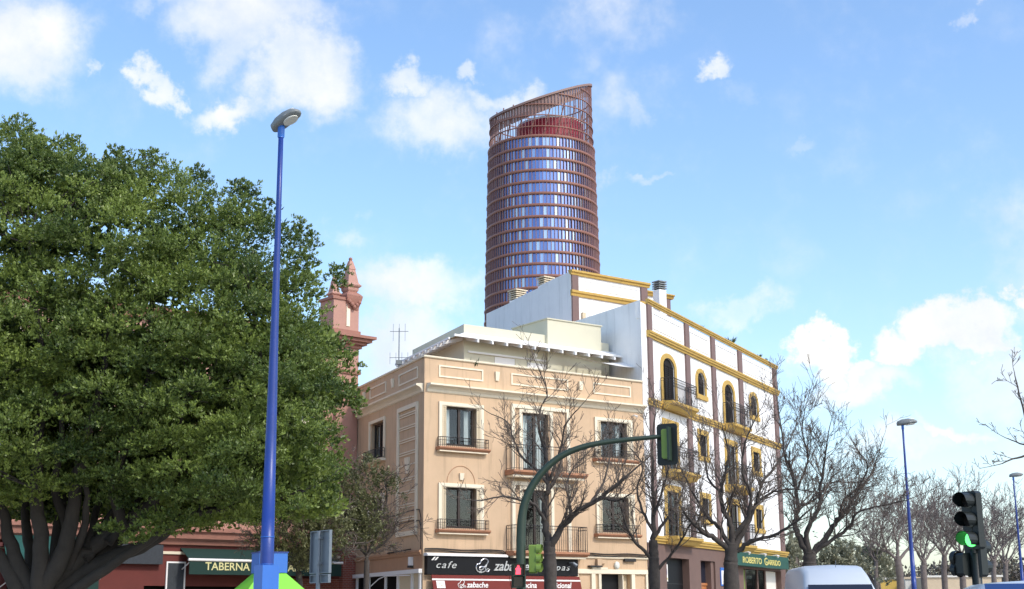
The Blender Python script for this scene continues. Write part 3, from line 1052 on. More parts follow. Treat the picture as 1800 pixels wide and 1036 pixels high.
# ------------------------------------------------------------------ shop sign and red awning on the peach front
sg = thing('shop_sign', 'black fascia board with chrome script lettering on the peach front', 'sign', FF(3.6, 0, 3.06))
MB().box(FF, 0.06, 7.12, 0.005, 0.22, 3.06, 3.74).build('board', 'black_board', sg)
MB().extrude(FF, [(0.005, 3.742), (0.30, 3.742), (0.30, 3.80), (0.18, 3.85), (0.005, 3.855)], 0.02, 3.66).build('light_trough', 'white_wood', sg)
MB().extrude(FF, [(0.005, 3.742), (0.24, 3.742), (0.24, 3.77), (0.005, 3.78)], 3.70, 7.1).build('light_trough', 'iron', sg)
text('cafe', FF, 0.38, 0.222, 3.30, 0.36, 'steel_letter', sg, shear=0.35, sx=1.35, depth=0.03, spacing=1.2)
text('zabache', FF, 3.02, 0.222, 3.24, 0.52, 'steel_letter', sg, shear=0.35, sx=0.98, depth=0.04, bold=0.012)
text('copas', FF, 5.42, 0.222, 3.28, 0.34, 'steel_letter', sg, shear=0.35, sx=1.35, depth=0.03, spacing=1.2)
def swash_A(fr, u, w, z, s, material, parent, r, tilt=None):
    """the big looping initial of the script"""
    P = [(0.05, 0.10), (-0.28, 0.05), (-0.5, 0.28), (-0.42, 0.62), (-0.15, 0.70), (0.02, 0.95), (0.35, 1.12), (0.66, 0.98), (0.62, 0.76), (0.38, 0.52), (0.14, 0.26), (-0.12, 0.2), (-0.2, 0.34), (0.0, 0.46), (0.3, 0.44), (0.52, 0.62), (0.42, 0.35), (0.46, 0.12), (0.68, 0.08), (0.8, 0.22), (0.62, 0.3), (0.35, 0.1), (0.05, 0.0), (-0.25, -0.02)]
    # smooth through the points
    out = []
    n = len(P)
    for i in range(n - 1):
        p0, p1, p2, p3 = P[max(i - 1, 0)], P[i], P[i + 1], P[min(i + 2, n - 1)]
        for k in range(5):
            tt = k / 5
            q = [0.5 * (2 * p1[j] + (p2[j] - p0[j]) * tt + (2 * p0[j] - 5 * p1[j] + 4 * p2[j] - p3[j]) * tt * tt + (3 * p1[j] - p0[j] - 3 * p2[j] + p3[j]) * tt ** 3) for j in (0, 1)]
            out.append(q)
    pts = []
    for a, b in out:
        if tilt:
            pts.append(fr(u + a * s, w - tilt[0] * b * s, z - tilt[1] * b * s))
        else:
            pts.append(fr(u + a * s, w, z + b * s))
    MB().tube(pts, r, 5).build('initial', material, parent)
swash_A(FF, 2.45, 0.235, 3.16, 0.46, 'steel_letter', sg, 0.026)
mb = MB()
for k in (0, 1):
    u = 0.22 + k * 0.13
    mb.plate(FF, [(u, 3.58), (u + 0.07, 3.58), (u + 0.2, 3.71), (u + 0.13, 3.71)], 0.222, 0.25)
mb.build('slash_mark', 'white_print', sg)
MB().tube([FF(6.65, 0.25, 3.58), FF(6.72, 0.45, 3.55), FF(6.82, 0.52, 3.45)], [0.03, 0.06, 0.08], 8).build('spot_lamp', 'galvanised', sg)

aw = thing('shop_awning', 'dark red canvas awning with white script over the peach shop front', 'awning', FF(3.6, 0, 3.0))
def aw_pt(u, s_, d=0.0):
    return FF(u, 0.24 + 0.28 * s_ + d * 0.96, 3.04 - 0.96 * s_ + d * 0.28)
for a, b in ((0.22, 3.72), (3.75, 7.16)):
    cl = MB()
    cl.loft([[aw_pt(a, 0, -0.01), aw_pt(b, 0, -0.01), aw_pt(b, 0, 0.01), aw_pt(a, 0, 0.01)], [aw_pt(a, 1.3, -0.01), aw_pt(b, 1.3, -0.01), aw_pt(b, 1.3, 0.01), aw_pt(a, 1.3, 0.01)]])
    cl = cl.build('canopy', 'red_canvas', aw)
    mb = MB()
    mb.loft([[aw_pt(a, 0.14, 0.012), aw_pt(b, 0.14, 0.012), aw_pt(b, 0.20, 0.012), aw_pt(a, 0.20, 0.012)], [aw_pt(a, 0.14, 0.018), aw_pt(b, 0.14, 0.018), aw_pt(b, 0.20, 0.018), aw_pt(a, 0.20, 0.018)]])
    mb.build('stripe', 'white_print', cl)
    p0 = aw_pt(a, 1.3)
    MB().box(FF, a, b, 0.24 + 0.28 * 1.3 - 0.01, 0.24 + 0.28 * 1.3 + 0.01, 1.55, 3.04 - 0.96 * 1.3 + 0.002).build('valance', 'red_canvas', cl)
    MB().bar(aw_pt(a + 0.2, 0.0, -0.05), aw_pt(a + 0.2, 1.28, -0.03), 0.02).build('arm', 'galvanised', aw)
    MB().bar(aw_pt(b - 0.2, 0.0, -0.05), aw_pt(b - 0.2, 1.28, -0.03), 0.02).build('arm', 'galvanised', aw)
def aw_text(s_, u, sl_, size, **k):
    w = 0.24 + 0.28 * sl_ + 0.014
    z = 3.04 - 0.96 * sl_ + 0.006
    text(s_, FF, u, w, z, size, 'white_print', aw, depth=0.006, tilt=(0.28, -0.96), **k)
aw_text('zabache', 1.70, 0.47, 0.30, shear=0.35, sx=1.0, bold=0.02)
swash_A(FF, 1.45, 0.24 + 0.28 * 0.48 + 0.02, 3.04 - 0.96 * 0.48, 0.26, 'white_print', aw, 0.012, tilt=(0.28, -0.96))
aw_text('Cocina', 4.10, 0.47, 0.31, shear=0.35, sx=0.95, bold=0.02)
aw_text('Tradicional', 5.30, 0.47, 0.31, shear=0.35, sx=0.95, bold=0.02)
mb = MB()
mb.loft([[aw_pt(0.38, 0.22, 0.012), aw_pt(0.75, 0.22, 0.012), aw_pt(0.75, 0.50, 0.012), aw_pt(0.38, 0.50, 0.012)], [aw_pt(0.38, 0.22, 0.018), aw_pt(0.75, 0.22, 0.018), aw_pt(0.75, 0.50, 0.018), aw_pt(0.38, 0.50, 0.018)]])
mb.build('emblem', 'white_print', aw)
mb = MB()
for a, b, r in ((0.52, 0.34, 0.03), (0.6, 0.40, 0.035), (0.57, 0.30, 0.02)):
    mb.loft([[aw_pt(a + r * math.cos(q), b + r * math.sin(q), 0.019) for q in [math.pi * 2 * k / 8 for k in range(8)]], [aw_pt(a + r * math.cos(q), b + r * math.sin(q), 0.021) for q in [math.pi * 2 * k / 8 for k in range(8)]]])
mb.build('emblem', 'shutter_cream', aw)

# ------------------------------------------------------------------ white building with mauve pilasters and yellow bands
WB = thing('white_building', 'white four-storey building with ochre bands and mauve pilasters right of the peach one', 'building', FW(0.65, 0, 0))

def white():
    P = WB
    LEN = 19.9
    H = 15.0
    doors = [(2.42, 3.86), (10.82, 12.2)]
    wins = [(6.92, 7.92), (15.05, 16.15)]
    holes = []
    for a, b in doors:
        holes += [(a, b, 10.72, 12.80, 0.42), (a, b, 7.72, 9.72), (a, b, 4.86, 6.86)]
    for a, b in wins:
        holes += [(a, b, 11.72, 12.78, 0.40), (a, b, 8.80, 9.80), (a, b, 5.85, 6.84)]
    wall(FW, 0, LEN, 4.5, H - 0.2, holes, 0.28).build('wall', 'white_stucco', P)
    gh = [(2.1, 4.9, 0.14, 3.95), (6.4, 8.4, 0.14, 3.95), (12.6, 19.0, 0.14, 3.75)]
    wall(FW, 0, LEN, 0, 4.5, gh, 0.35, 0.03).build('base_wall', 'brown_stone', P)
    # party wall towards the peach building, end wall, back and roof
    PA = R_(121)
    pd = Vector((math.cos(PA), math.sin(PA), 0))
    c0, c1 = FW(0.0, 0, 0), FW(LEN, 0, 0)
    c3, c2 = c0 + pd * 13, c1 + pd * 13
    up = Vector((0, 0, H - 0.12))
    mb = MB()
    a = FW(0.65, 0, 0)
    mb.quad(c0, c3, c3 + up, c0 + up)
    mb.quad(c1, c2, c2 + up, c1 + up)
    mb.quad(c2, c3, c3 + up, c2 + up)
    mb.build('wall', 'white_stucco', P)
    zr = Vector((0, 0, 14.2))
    MB().quad(c0 + zr, c1 + zr, c2 + zr, c3 + zr).build('roof_deck', 'roof_tile', P)
    mb = MB()
    mb.box(FW, 0.05, LEN - 0.05, -0.25, -0.012, 14.1, H - 0.21)
    mb.build('parapet', 'white_stucco', P)
    # pilasters
    for a, b in ((0.65, 1.12), (5.32, 5.84), (8.98, 9.52), (13.15, 13.75), (19.25, 19.86)):
        for z0, z1 in ((4.82, 10.32), (10.68, 13.34), (13.67, 14.83)):
            MB().box(FW, a, b, 0.004, 0.09, z0, z1).build('pilaster', 'mauve', P)
    # ochre bands with stepped profile
    def band(z0, z1, pr, a=0.60, b=LEN + 0.12, name='band'):
        h = z1 - z0
        MB().extrude(FW, [(0.003, z0), (pr * .45, z0), (pr * .5, z0 + h * .28), (pr * .78, z0 + h * .36), (pr * .82, z0 + h * .62), (pr, z0 + h * .7), (pr, z1), (0.003, z1 + 0.01)], a, b).build(name, 'yellow_band', P)
    band(14.84, 15.05, 0.17)
    band(13.36, 13.64, 0.20)
    band(10.36, 10.65, 0.18)
    band(4.50, 4.80, 0.24)
    # sunk panels of the attic
    for a, b in ((1.4, 5.0), (6.1, 8.75), (9.8, 12.9), (14.1, 18.9)):
        frame_ring(FW, a, b, 13.86, 14.58, 0.035, 0.003, 0.028).build('panel_moulding', 'white_stucco', P)
    # windows: shutters closed to dark louvres, yellow surrounds
    def surround_arch(a, b, z0, zs, rise, wd, parent):
        inner = [(a, z0)] + arch(a, b, zs, rise) + [(b, z0)]
        outer = [(a - wd, z0)] + arch(a - wd, b + wd, zs, rise + wd * .75) + [(b + wd, z0)]
        mb = MB()
        for k in range(len(inner) - 1):
            q = [outer[k], outer[k + 1], inner[k + 1], inner[k]]
            mb.plate(FW, q, 0.004, 0.05)
        mb.build('surround', 'yellow_band', parent)
    def leaf_pair(a, b, z0, z1, rise, parent):
        m_ = (a + b) / 2
        for x0, x1 in ((a + .02, m_ - 0.01), (m_ + 0.01, b - .02)):
            zt = z1 - (rise * 0.75 if rise else 0.02)
            louvre_shutter(FW, x0, x1, -0.07, z0 + 0.02, zt, 0.09).build('shutter', 'shutter_dark', parent)
        if rise:
            mb = MB()
            arc = arch(a + .01, b - .01, z1 - rise, rise - 0.01)
            mb.loft([[FW(u, -0.075, z) for u, z in arc], [FW(u, -0.06, z) for u, z in arc]])
            mb.build('shutter', 'shutter_dark', parent)
    for fi, (zd, zw, z1, rise) in enumerate(((10.72, 11.72, 12.80, 0.42), (7.72, 8.80, 9.76, 0), (4.86, 5.85, 6.86, 0))):
        for k, (a, b) in enumerate(doors):
            tt = z1 if rise else z1 - 0.04
            win = casement(FW, P, a + .02, b - .02, zd + .02, (z1 - rise * .0 - .02) if not rise else z1 - 0.1, 0.12, 2, 'dark_wood', 0.3 if fi == 0 else 0, seed=fi * 3 + k) if not rise else None
            if rise:
                win = MB().box(FW, a + .02, b - .02, -0.12, -0.09, zd + .01, z1 - .02).build('window', 'interior', P)
                leaf_pair(a + (0.35 if k == 0 else 0), b, zd, z1, rise, win)
                surround_arch(a, b, zd, z1 - rise, rise, 0.28, win)
            else:
                frame_ring(FW, a - 0.28, b + 0.28, zd, tt + 0.28, 0.275, 0.004, 0.05, False).build('surround', 'yellow_band', win)
            bal = MB().extrude(FW, [(0.19 if fi == 0 else 0.005, zd - 0.36), (0.40, zd - 0.34), (0.52, zd - 0.20), (0.64, zd - 0.14), (0.66, zd - 0.02), (0.19 if fi == 0 else 0.005, zd - 0.01)], a - 0.5, b + 1.35 if k == 0 else b + 0.9).build('balcony', 'yellow_band', P)
            railing(FW, a - 0.42, (b + 1.27) if k == 0 else b + 0.82, 0.02 if fi else 0.06, 0.60, zd - 0.01, 1.02, 0.13, 0.011, True).build('railing', 'iron', bal)
        for k, (a, b) in enumerate(wins):
            z1w = z1 - 0.02 if rise else z1 + 0.04 - 0.06 * (fi == 2)
            win = MB().box(FW, a + .02, b - .02, -0.12, -0.09, zw + .01, z1w - .02).build('window', 'interior', P)
            leaf_pair(a, b, zw, z1w, 0.38 if rise else 0, win)
            if rise:
                surround_arch(a, b, zw - 0.02, z1w - 0.38, 0.40, 0.25, win)
                MB().box(FW, a - 0.26, b + 0.26, 0.005, 0.10, zw - 0.24, zw - 0.021).build('sill', 'yellow_band', win)
            else:
                frame_ring(FW, a - 0.25, b + 0.25, zw - 0.02, z1w + 0.24, 0.248, 0.004, 0.05, False).build('surround', 'yellow_band', win)
                MB().box(FW, a - 0.26, b + 0.26, 0.005, 0.10, zw - 0.24, zw - 0.021).build('sill', 'yellow_band', win)
    # ground floor: garage, timber door, plaque
    gd = MB().box(FW, 2.1, 4.9, -0.36, -0.3, 0.14, 3.95).build('garage_door', 'black_board', P)
    for z in (1.2, 2.1, 2.85):
        MB().box(FW, 2.1, 4.9, -0.299, -0.285, z, z + 0.03).build('rail', 'iron', gd)
    sp = MB().box(FW, 2.6, 3.0, -0.298, -0.27, 2.95, 3.68).build('plate', 'white_print', gd)
    mb = MB()
    mb.loft([[FW(2.8 + 0.1 * math.cos(q), w, 3.36 + 0.19 * math.sin(q)) for q in [math.pi * 2 * k / 14 for k in range(14)]] for w in (-0.269, -0.262)])
    mb.build('mark', 'blue_paint', sp)
    MB().box(FW, 2.66, 2.94, -0.269, -0.262, 3.02, 3.10).build('mark', 'yellow_letter', sp)
    dr = MB().box(FW, 6.45, 8.35, -0.36, -0.30, 0.14, 2.85).build('entrance_door', 'orange_wood', P)
    for a, b in ((6.6, 7.3), (7.45, 8.2)):
        for z0, z1 in ((0.4, 1.2), (1.35, 2.6)):
            frame_ring(FW, a, b, z0, z1, 0.06, -0.299, -0.27).build('panel', 'orange_wood', dr)
    MB().box(FW, 6.45, 8.35, -0.34, -0.25, 2.852, 2.96).build('transom_bar', 'orange_wood', dr)
    MB().box(FW, 6.45, 8.0, -0.34, -0.33, 2.962, 3.95).build('transom_pane', 'car_glass', dr)
    MB().box(FW, 8.0, 8.38, -0.34, -0.05, 0.14, 3.94).build('jamb', 'brown_stone', dr)
    pl = MB().box(FW, 9.05, 9.85, 0.034, 0.07, 2.85, 3.70).build('plaque', 'blue_panel', P)
    MB().box(FW, 9.12, 9.78, 0.071, 0.078, 2.92, 3.56).build('plaque_face', 'white_print', pl)
    MB().box(FW, 9.5, 9.66, 0.079, 0.084, 3.02, 3.36).build('plaque_mark', 'blue_paint', pl)
    # shop front below the green board
    mb = MB()
    for a, b in ((12.6, 12.75), (13.6, 13.72), (15.6, 15.75), (16.9, 17.1), (18.85, 19.0)):
        mb.box(FW, a, b, -0.33, -0.22, 0.14, 3.75)
    sf = mb.build('shopfront', 'brown_stone', P)
    for a, b in ((13.72, 15.6), (15.75, 16.9)):
        MB().box(FW, a, b, -0.28, -0.27, 0.5, 3.72).build('pane', 'shop_glass', sf)
    MB().box(FW, 17.1, 18.85, -0.30, -0.24, 0.14, 3.72).build('panel', 'far_white', sf)
    MB().box(FW, 12.76, 13.6, -0.30, -0.24, 0.14, 3.72).build('panel', 'signal_lime', sf)
    MB().quad(FW(12.6, -1.6, 0.14), FW(19, -1.6, 0.14), FW(19, -1.6, 3.75), FW(12.6, -1.6, 3.75)).build('room', 'interior', sf)
    MB().box(FW, 14.0, 15.2, -0.45, -0.40, 3.28, 3.42).build('display_sign', 'white_print', sf)
    MB().box(FW, 15.95, 16.6, -0.5, -0.45, 2.6, 3.3).build('display_sign', 'orange_wood', sf)
    mb = MB()
    c = FW(14.5, -0.6, 0.4)
    for k, (z, r) in enumerate(((2.2, .12), (2.45, .16), (2.7, .2), (2.86, .08), (3.0, .1))):
        pass
    mb.lathe(c, [(0.16, 0.0), (0.1, 0.9), (0.16, 1.5), (0.22, 2.0), (0.25, 2.3), (0.1, 2.45), (0.06, 2.5)], 12)
    mb.build('dress_form', 'lime_panel', sf)
    # upper block, set back on the roof
    BO = Vector((2.87, 65.26, 0))
    B = Fr((BO.x, BO.y), 36.6)
    BSd = Fr((BO.x, BO.y), 117.24, True)
    BL = 4.95
    mb = wall(B, 0, BL, 13.0, 17.74, [], 0.1)
    mb.build('upper_wall', 'white_stucco', P)
    e0, e1 = BSd(9.35, 0, 0), B(BL, 0, 0)
    e2 = e1 + BSd.u * 9.35
    mb = MB()
    # the long blind wall steps down in three shallow steps
    prof = [(0, 11.0), (9.35, 11.0), (9.35, 17.62), (6.1, 17.66), (6.1, 17.74), (3.2, 17.78), (3.2, 17.88), (0, 17.92)]
    mb.quad(*[BSd(u, 0, z) for u, z in prof])
    mb.build('blind_wall', 'white_stucco', P)
    mb = MB()
    for q0, q1 in ((e1, e2), (e2, e0)):
        mb.quad(q0 + Vector((0, 0, 11)), q1 + Vector((0, 0, 11)), q1 + Vector((0, 0, 17.6)), q0 + Vector((0, 0, 17.6)))
    mb.quad(BO + Vector((0, 0, 17.55)), e1 + Vector((0, 0, 17.55)), e2 + Vector((0, 0, 17.55)), e0 + Vector((0, 0, 17.55)))
    mb.build('upper_wall', 'white_stucco', P)
    for a, b in ((0.02, 0.42), (4.52, 4.94)):
        for z0, z1 in ((13.6, 16.68), (16.98, 17.72)):
            MB().box(B, a, b, 0.004, 0.09, z0, z1).build('pilaster', 'mauve', P)
    for z0, z1, pr, ln in ((17.74, 17.98, 0.17, BL + .15), (16.69, 16.97, 0.15, BL + .1)):
        h = z1 - z0
        MB().extrude(B, [(0.003, z0), (pr * .5, z0), (pr * .6, z0 + h * .4), (pr, z0 + h * .6), (pr, z1), (-0.2 if z0 > 17 else 0.003, z1 + 0.01)], -0.04, ln).build('band', 'yellow_band', P)
    frame_ring(B, 0.75, 4.4, 17.14, 17.56, 0.03, 0.003, 0.025).build('panel_moulding', 'white_stucco', P)
    v = frame_ring(B, 1.1, 2.6, 15.35, 15.85, 0.05, 0.004, 0.05).build('vent_grille', 'white_wood', P)
    for k in range(9):
        MB().box(B, 1.2 + k * 0.155, 1.26 + k * 0.155, 0.02, 0.045, 15.40, 15.80).build('bar', 'white_wood', v)
    MB().box(B, 1.15, 2.55, 0.003, 0.012, 15.40, 15.80).build('backing', 'interior', v)
    MB().box(B, 0.62, 0.82, 0.004, 0.12, 15.62, 15.92).build('wall_light', 'shutter_cream', P)
    # a lower roof room further back, right of the upper block
    def bpx(x, y, w):
        d = ray(x, y)
        p0 = B(0, w, 0)
        q = CAMP + d * ((p0 - CAMP).dot(B.n) / d.dot(B.n))
        return (q - B.o).dot(B.u), q.z
    ua, za = bpx(1130, 511, -1.2)
    ub, zb = bpx(1176, 520, -1.2)
    zz = (za + zb) / 2
    MB().box(B, ua, ub, -4.0, -1.2, 14.2, zz - 0.22).build('roof_room', 'white_stucco', P)
    MB().box(B, ub - 0.4, ub + 0.02, -1.195, -1.12, 14.2, zz - 0.225).build('pilaster', 'mauve', P)
    MB().extrude(B, [(-1.3, zz - .22), (-1.08, zz - .22), (-1.02, zz - .1), (-0.95, zz - .06), (-0.95, zz), (-1.3, zz)], ua, ub + 0.2).build('band', 'yellow_band', P)
    return B, BSd
WBLK, WBSD = white()

def chimney(label, c, w, h, capmat, capw=0.08, slats=4):
    t = thing('chimney', label, 'chimney', c)
    x, y, z = c
    MB().box(WBLK, 0, 0, 0, 0, 0, 0) if False else None
    f = Fr((x, y), 36.6)
    MB().box(f, -w / 2, w / 2, -w / 2, w / 2, z, z + h).build('stack', 'white_stucco', t)
    for k in range(slats):
        zz = z + h + 0.06 + k * 0.11
        MB().box(f, -w / 2 - 0.03, w / 2 + 0.03, -w / 2 - 0.03, w / 2 + 0.03, zz, zz + 0.05).build('cowl_slat', capmat, t)
    MB().box(f, -w / 2 + 0.06, w / 2 - 0.06, -w / 2 + 0.06, w / 2 - 0.06, z + h, z + h + slats * 0.11).build('cowl_core', 'iron', t)
    MB().box(f, -w / 2 - capw, w / 2 + capw, -w / 2 - capw, w / 2 + capw, z + h + 0.06 + slats * 0.11, z + h + 0.12 + slats * 0.11).build('cowl_cap', capmat, t)

q = WBSD(3.4, -0.45, 17.55)
chimney('low chimney with slatted cowl on the blind wall, nearer the ochre band', q, 0.55, 0.38, 'shutter_cream', slats=3)
q = WBSD(6.6, -0.5, 17.55)
chimney('low chimney with slatted cowl at the far lower end of the blind wall', q, 0.62, 0.28, 'shutter_cream', slats=4)
q = at(1160, 532, 66.0)
chimney('tall white chimney with grey metal cowl above the ochre parapet', Vector((q.x, q.y, 14.2)), 0.46, at(1158, 511, 66.0).z - 14.2, 'lamp_shell', 0.03, 3)

for u, h, n, lab, sd in ((12.6, 0.55, 34, 'spiky grey-green plant on the middle of the ochre parapet', 11), (17.2, 0.42, 30, 'low tuft of greenery near the far end of the ochre parapet', 12), (18.3, 0.3, 30, 'smallest tuft of greenery at the far end of the ochre parapet', 13), (8.1, 0.3, 24, 'tiny plant on the ochre parapet near the chimney', 14)):
    small_plant('parapet_plant', lab, FW(u, -0.1, 15.06), h, n, 0.75, sd, False, 'plants on the ochre parapet')

# green shop board
gs = thing('shop_sign', 'dark green shop board with yellow lettering under the ochre band', 'sign', FW(14.4, 0, 3.86))
MB().box(FW, 9.95, 18.9, 0.035, 0.50, 3.84, 4.46).build('board', 'green_board', gs)
text('ROBERTO', FW, 11.05, 0.502, 3.98, 0.42, 'yellow_letter', gs, sx=1.62, bold=0.012)
text('G', FW, 14.55, 0.502, 3.95, 0.54, 'yellow_letter', gs, sx=1.4, bold=0.012)
text('ARRIDO', FW, 15.15, 0.502, 3.98, 0.38, 'yellow_letter', gs, sx=1.58, bold=0.012)
for u in (11.6, 14.2, 16.4):
    MB().tube([FW(u, 0.3, 4.46), FW(u, 0.62, 4.50), FW(u, 0.72, 4.42)], [0.02, 0.03, 0.09], 8).build('spot_lamp', 'white_wood', gs)

# ------------------------------------------------------------------ round tower in the distance
def tower():
    cx, cy = 10.4, 450.0
    t = thing('office_tower', 'round terracotta and blue glass skyscraper with a slanted crown', 'tower', (cx, cy, 0))
    N = 96
    ZB = 155.5
    FH = 4.0
    def Rz(z):
        return 19.3 - max(0, z - 95) / 75 * 1.7
    def topz(x, y):
        return 174.3 + 0.355 * x + 0.26 * y
    R0 = 19.0
    jr = random.Random(77)
    def ring(prof, name, m_):
        mb = MB()
        rings = []
        for r, z in prof:
            rings.append([Vector((r * math.cos(2 * math.pi * k / N), r * math.sin(2 * math.pi * k / N), z)) for k in range(N)])
        mb.loft(rings + [rings[0]], True, False)
        o = mb.build(name, m_, None)
        return o
    band = ring([(R0 - .4, 0), (R0 + .45, 0.0), (R0 + .6, 0.25), (R0 + .6, 0.6), (R0 + .45, 0.85), (R0 - .4, 0.85)], 'floor_band', 'tower_band')
    mb = MB()
    for k in range(N):
        a0, a1 = 2 * math.pi * (k + .06) / N, 2 * math.pi * (k + .94) / N
        r = R0 - 0.15
        jt, jz = jr.uniform(-.03, .03), jr.uniform(-.05, .05)
        mb.quad((r * math.cos(a0), r * math.sin(a0), 0.85), ((r + jt) * math.cos(a1), (r + jt) * math.sin(a1), 0.85), ((r + jt + jz) * math.cos(a1), (r + jt + jz) * math.sin(a1), FH), ((r + jz) * math.cos(a0), (r + jz) * math.sin(a0), FH))
    panes = mb.build('glazing', 'tower_glass', None)
    mb = MB()
    for k in range(N):
        a = 2 * math.pi * k / N
        f = Fr((0, 0), math.degrees(a))
        mb.box(f, R0 - .3, R0 + .34, -0.085, 0.085, 0.85, FH)
    fins = mb.build('fin', 'tower_fin', None)
    stuff(panes); stuff(fins)
    first = True
    z = ZB
    k = 0
    rr = random.Random(3)
    while z > 8:
        s = Rz(z) / R0
        for src in (band, panes, fins):
            if src is not band and k == 0:
                continue
            if k == 0:
                o = band
            elif k == 1 and src is not band:
                o = src
            else:
                o = src.copy()
                COL.objects.link(o)
            o.parent = t
            o.location = (0, 0, z)
            o.scale = (s, s, 1)
            if src is panes:
                o.rotation_euler = (0, 0, 2 * math.pi / N * rr.randrange(N))
        z -= FH
        k += 1
    base = MB().lathe((cx, cy, 0), [(19.0, 0), (19.0, ZB + 0.2)], 48)
    mb = MB().lathe((cx, cy, 0), [(17.9, 0), (17.9, 95), (16.7, ZB + 0.3)], 48)
    mb.build('core', 'interior', t)
    # crown: rings, fins and a slanted rim
    M = 96
    def pt(a, r, z):
        return Vector((cx + r * math.cos(a), cy + r * math.sin(a), z))
    RC = lambda z: Rz(z) - 0.02
    for zr in (159.4, 163.3, 167.2, 171.1, 175.0):
        seg = []
        mb = MB()
        for k in range(M):
            a0, a1 = 2 * math.pi * k / M, 2 * math.pi * (k + 1) / M
            r = RC(zr)
            if max(topz(r * math.cos(a), r * math.sin(a)) for a in (a0, a1)) < zr + 1.0:
                continue
            mb.loft([[pt(a, r - .15, zr - .14), pt(a, r + .22, zr - .14), pt(a, r + .22, zr + .14), pt(a, r - .15, zr + .14)] for a in (a0, a1)], True, False)
        mb.build('crown_ring', 'tower_band', t)
    mb = MB()
    rim = []
    for k in range(M):
        a = 2 * math.pi * k / M
        r = RC(172)
        zt = topz(r * math.cos(a), r * math.sin(a))
        f = Fr((cx, cy), math.degrees(a))
        if k % 2 == 0 or math.sin(a) < 0.1:
            mb.box(f, r - .2, r + .1, -0.06, 0.06, ZB + .85, zt)
        rim.append([pt(a, r - .5, zt - .45), pt(a, r + .4, zt - .45), pt(a, r + .4, zt + .3), pt(a, r - .5, zt + .3)])
    stuff(mb.build('crown_fin', 'tower_fin', t))
    MB().loft(rim + [rim[0]], True, False).build('crown_rim', 'tower_louvre', t)
    mb = MB()
    for k in range(M):
        a0, a1 = 2 * math.pi * (k + .05) / M, 2 * math.pi * (k + .95) / M
        r = RC(172) - 0.3
        z0, z1 = (topz(r * math.cos(a), r * math.sin(a)) for a in (a0, a1))
        am = (a0 + a1) / 2
        dp = 5.2 - 0.8 * math.cos(am)
        if 0.25 < am < 2.6:
            continue
        mb.quad(pt(a0, r, z0 - dp), pt(a1, r, z1 - dp), pt(a1, r, z1 - .4), pt(a0, r, z0 - .4))
    stuff(mb.build('crown_louvre', 'tower_louvre', t))
    # red plant rooms inside the lattice with a pale slanted roof
    for z0, z1f, m_, nm in ((ZB + 1.2, None, 'tower_red', 'plant_room'),):
        mb = MB()
        n = 48
        lo, hi, ro = [], [], []
        for k in range(n):
            a = 2 * math.pi * k / n
            r = 11.5
            x, y = 3.0 + r * math.cos(a), r * math.sin(a)
            lo.append(Vector((cx + x, cy + y, z0)))
            hi.append(Vector((cx + x, cy + y, min(topz(x, y) - 5.5, 164.6 + 0.05 * x))))
        mb.loft([lo, hi], True, False)
        mb.build(nm, m_, t)
        MB().loft([hi, [v + Vector((0, 0, 0.7)) for v in hi]]).build('plant_roof', 'tower_core', t)
    for k in range(10):
        a = -2.9 + k * 0.27
        r0, r1 = 16.6, 12.0
        MB().bar(pt(a, r0, ZB + 1), pt(a + 0.18, r0, ZB + 13), 0.22).build('strut', 'tower_band', t)
    MB().lathe((cx, cy, 0), [(16.6, ZB + 0.4), (16.6, ZB + 1.0)], 48).build('roof_slab', 'tower_core', t)
tower()

# ------------------------------------------------------------------ pink building behind the big tree
LB_END = FS(8.45, 0.0, 0)
FL = Fr((LB_END.x, LB_END.y), 41.0)         # u runs to the right; the facade extends to negative u
LB = thing('pink_building', 'pink building with pinnacles and red taverns below, behind the big tree', 'building', FL(-1, 0, 0))

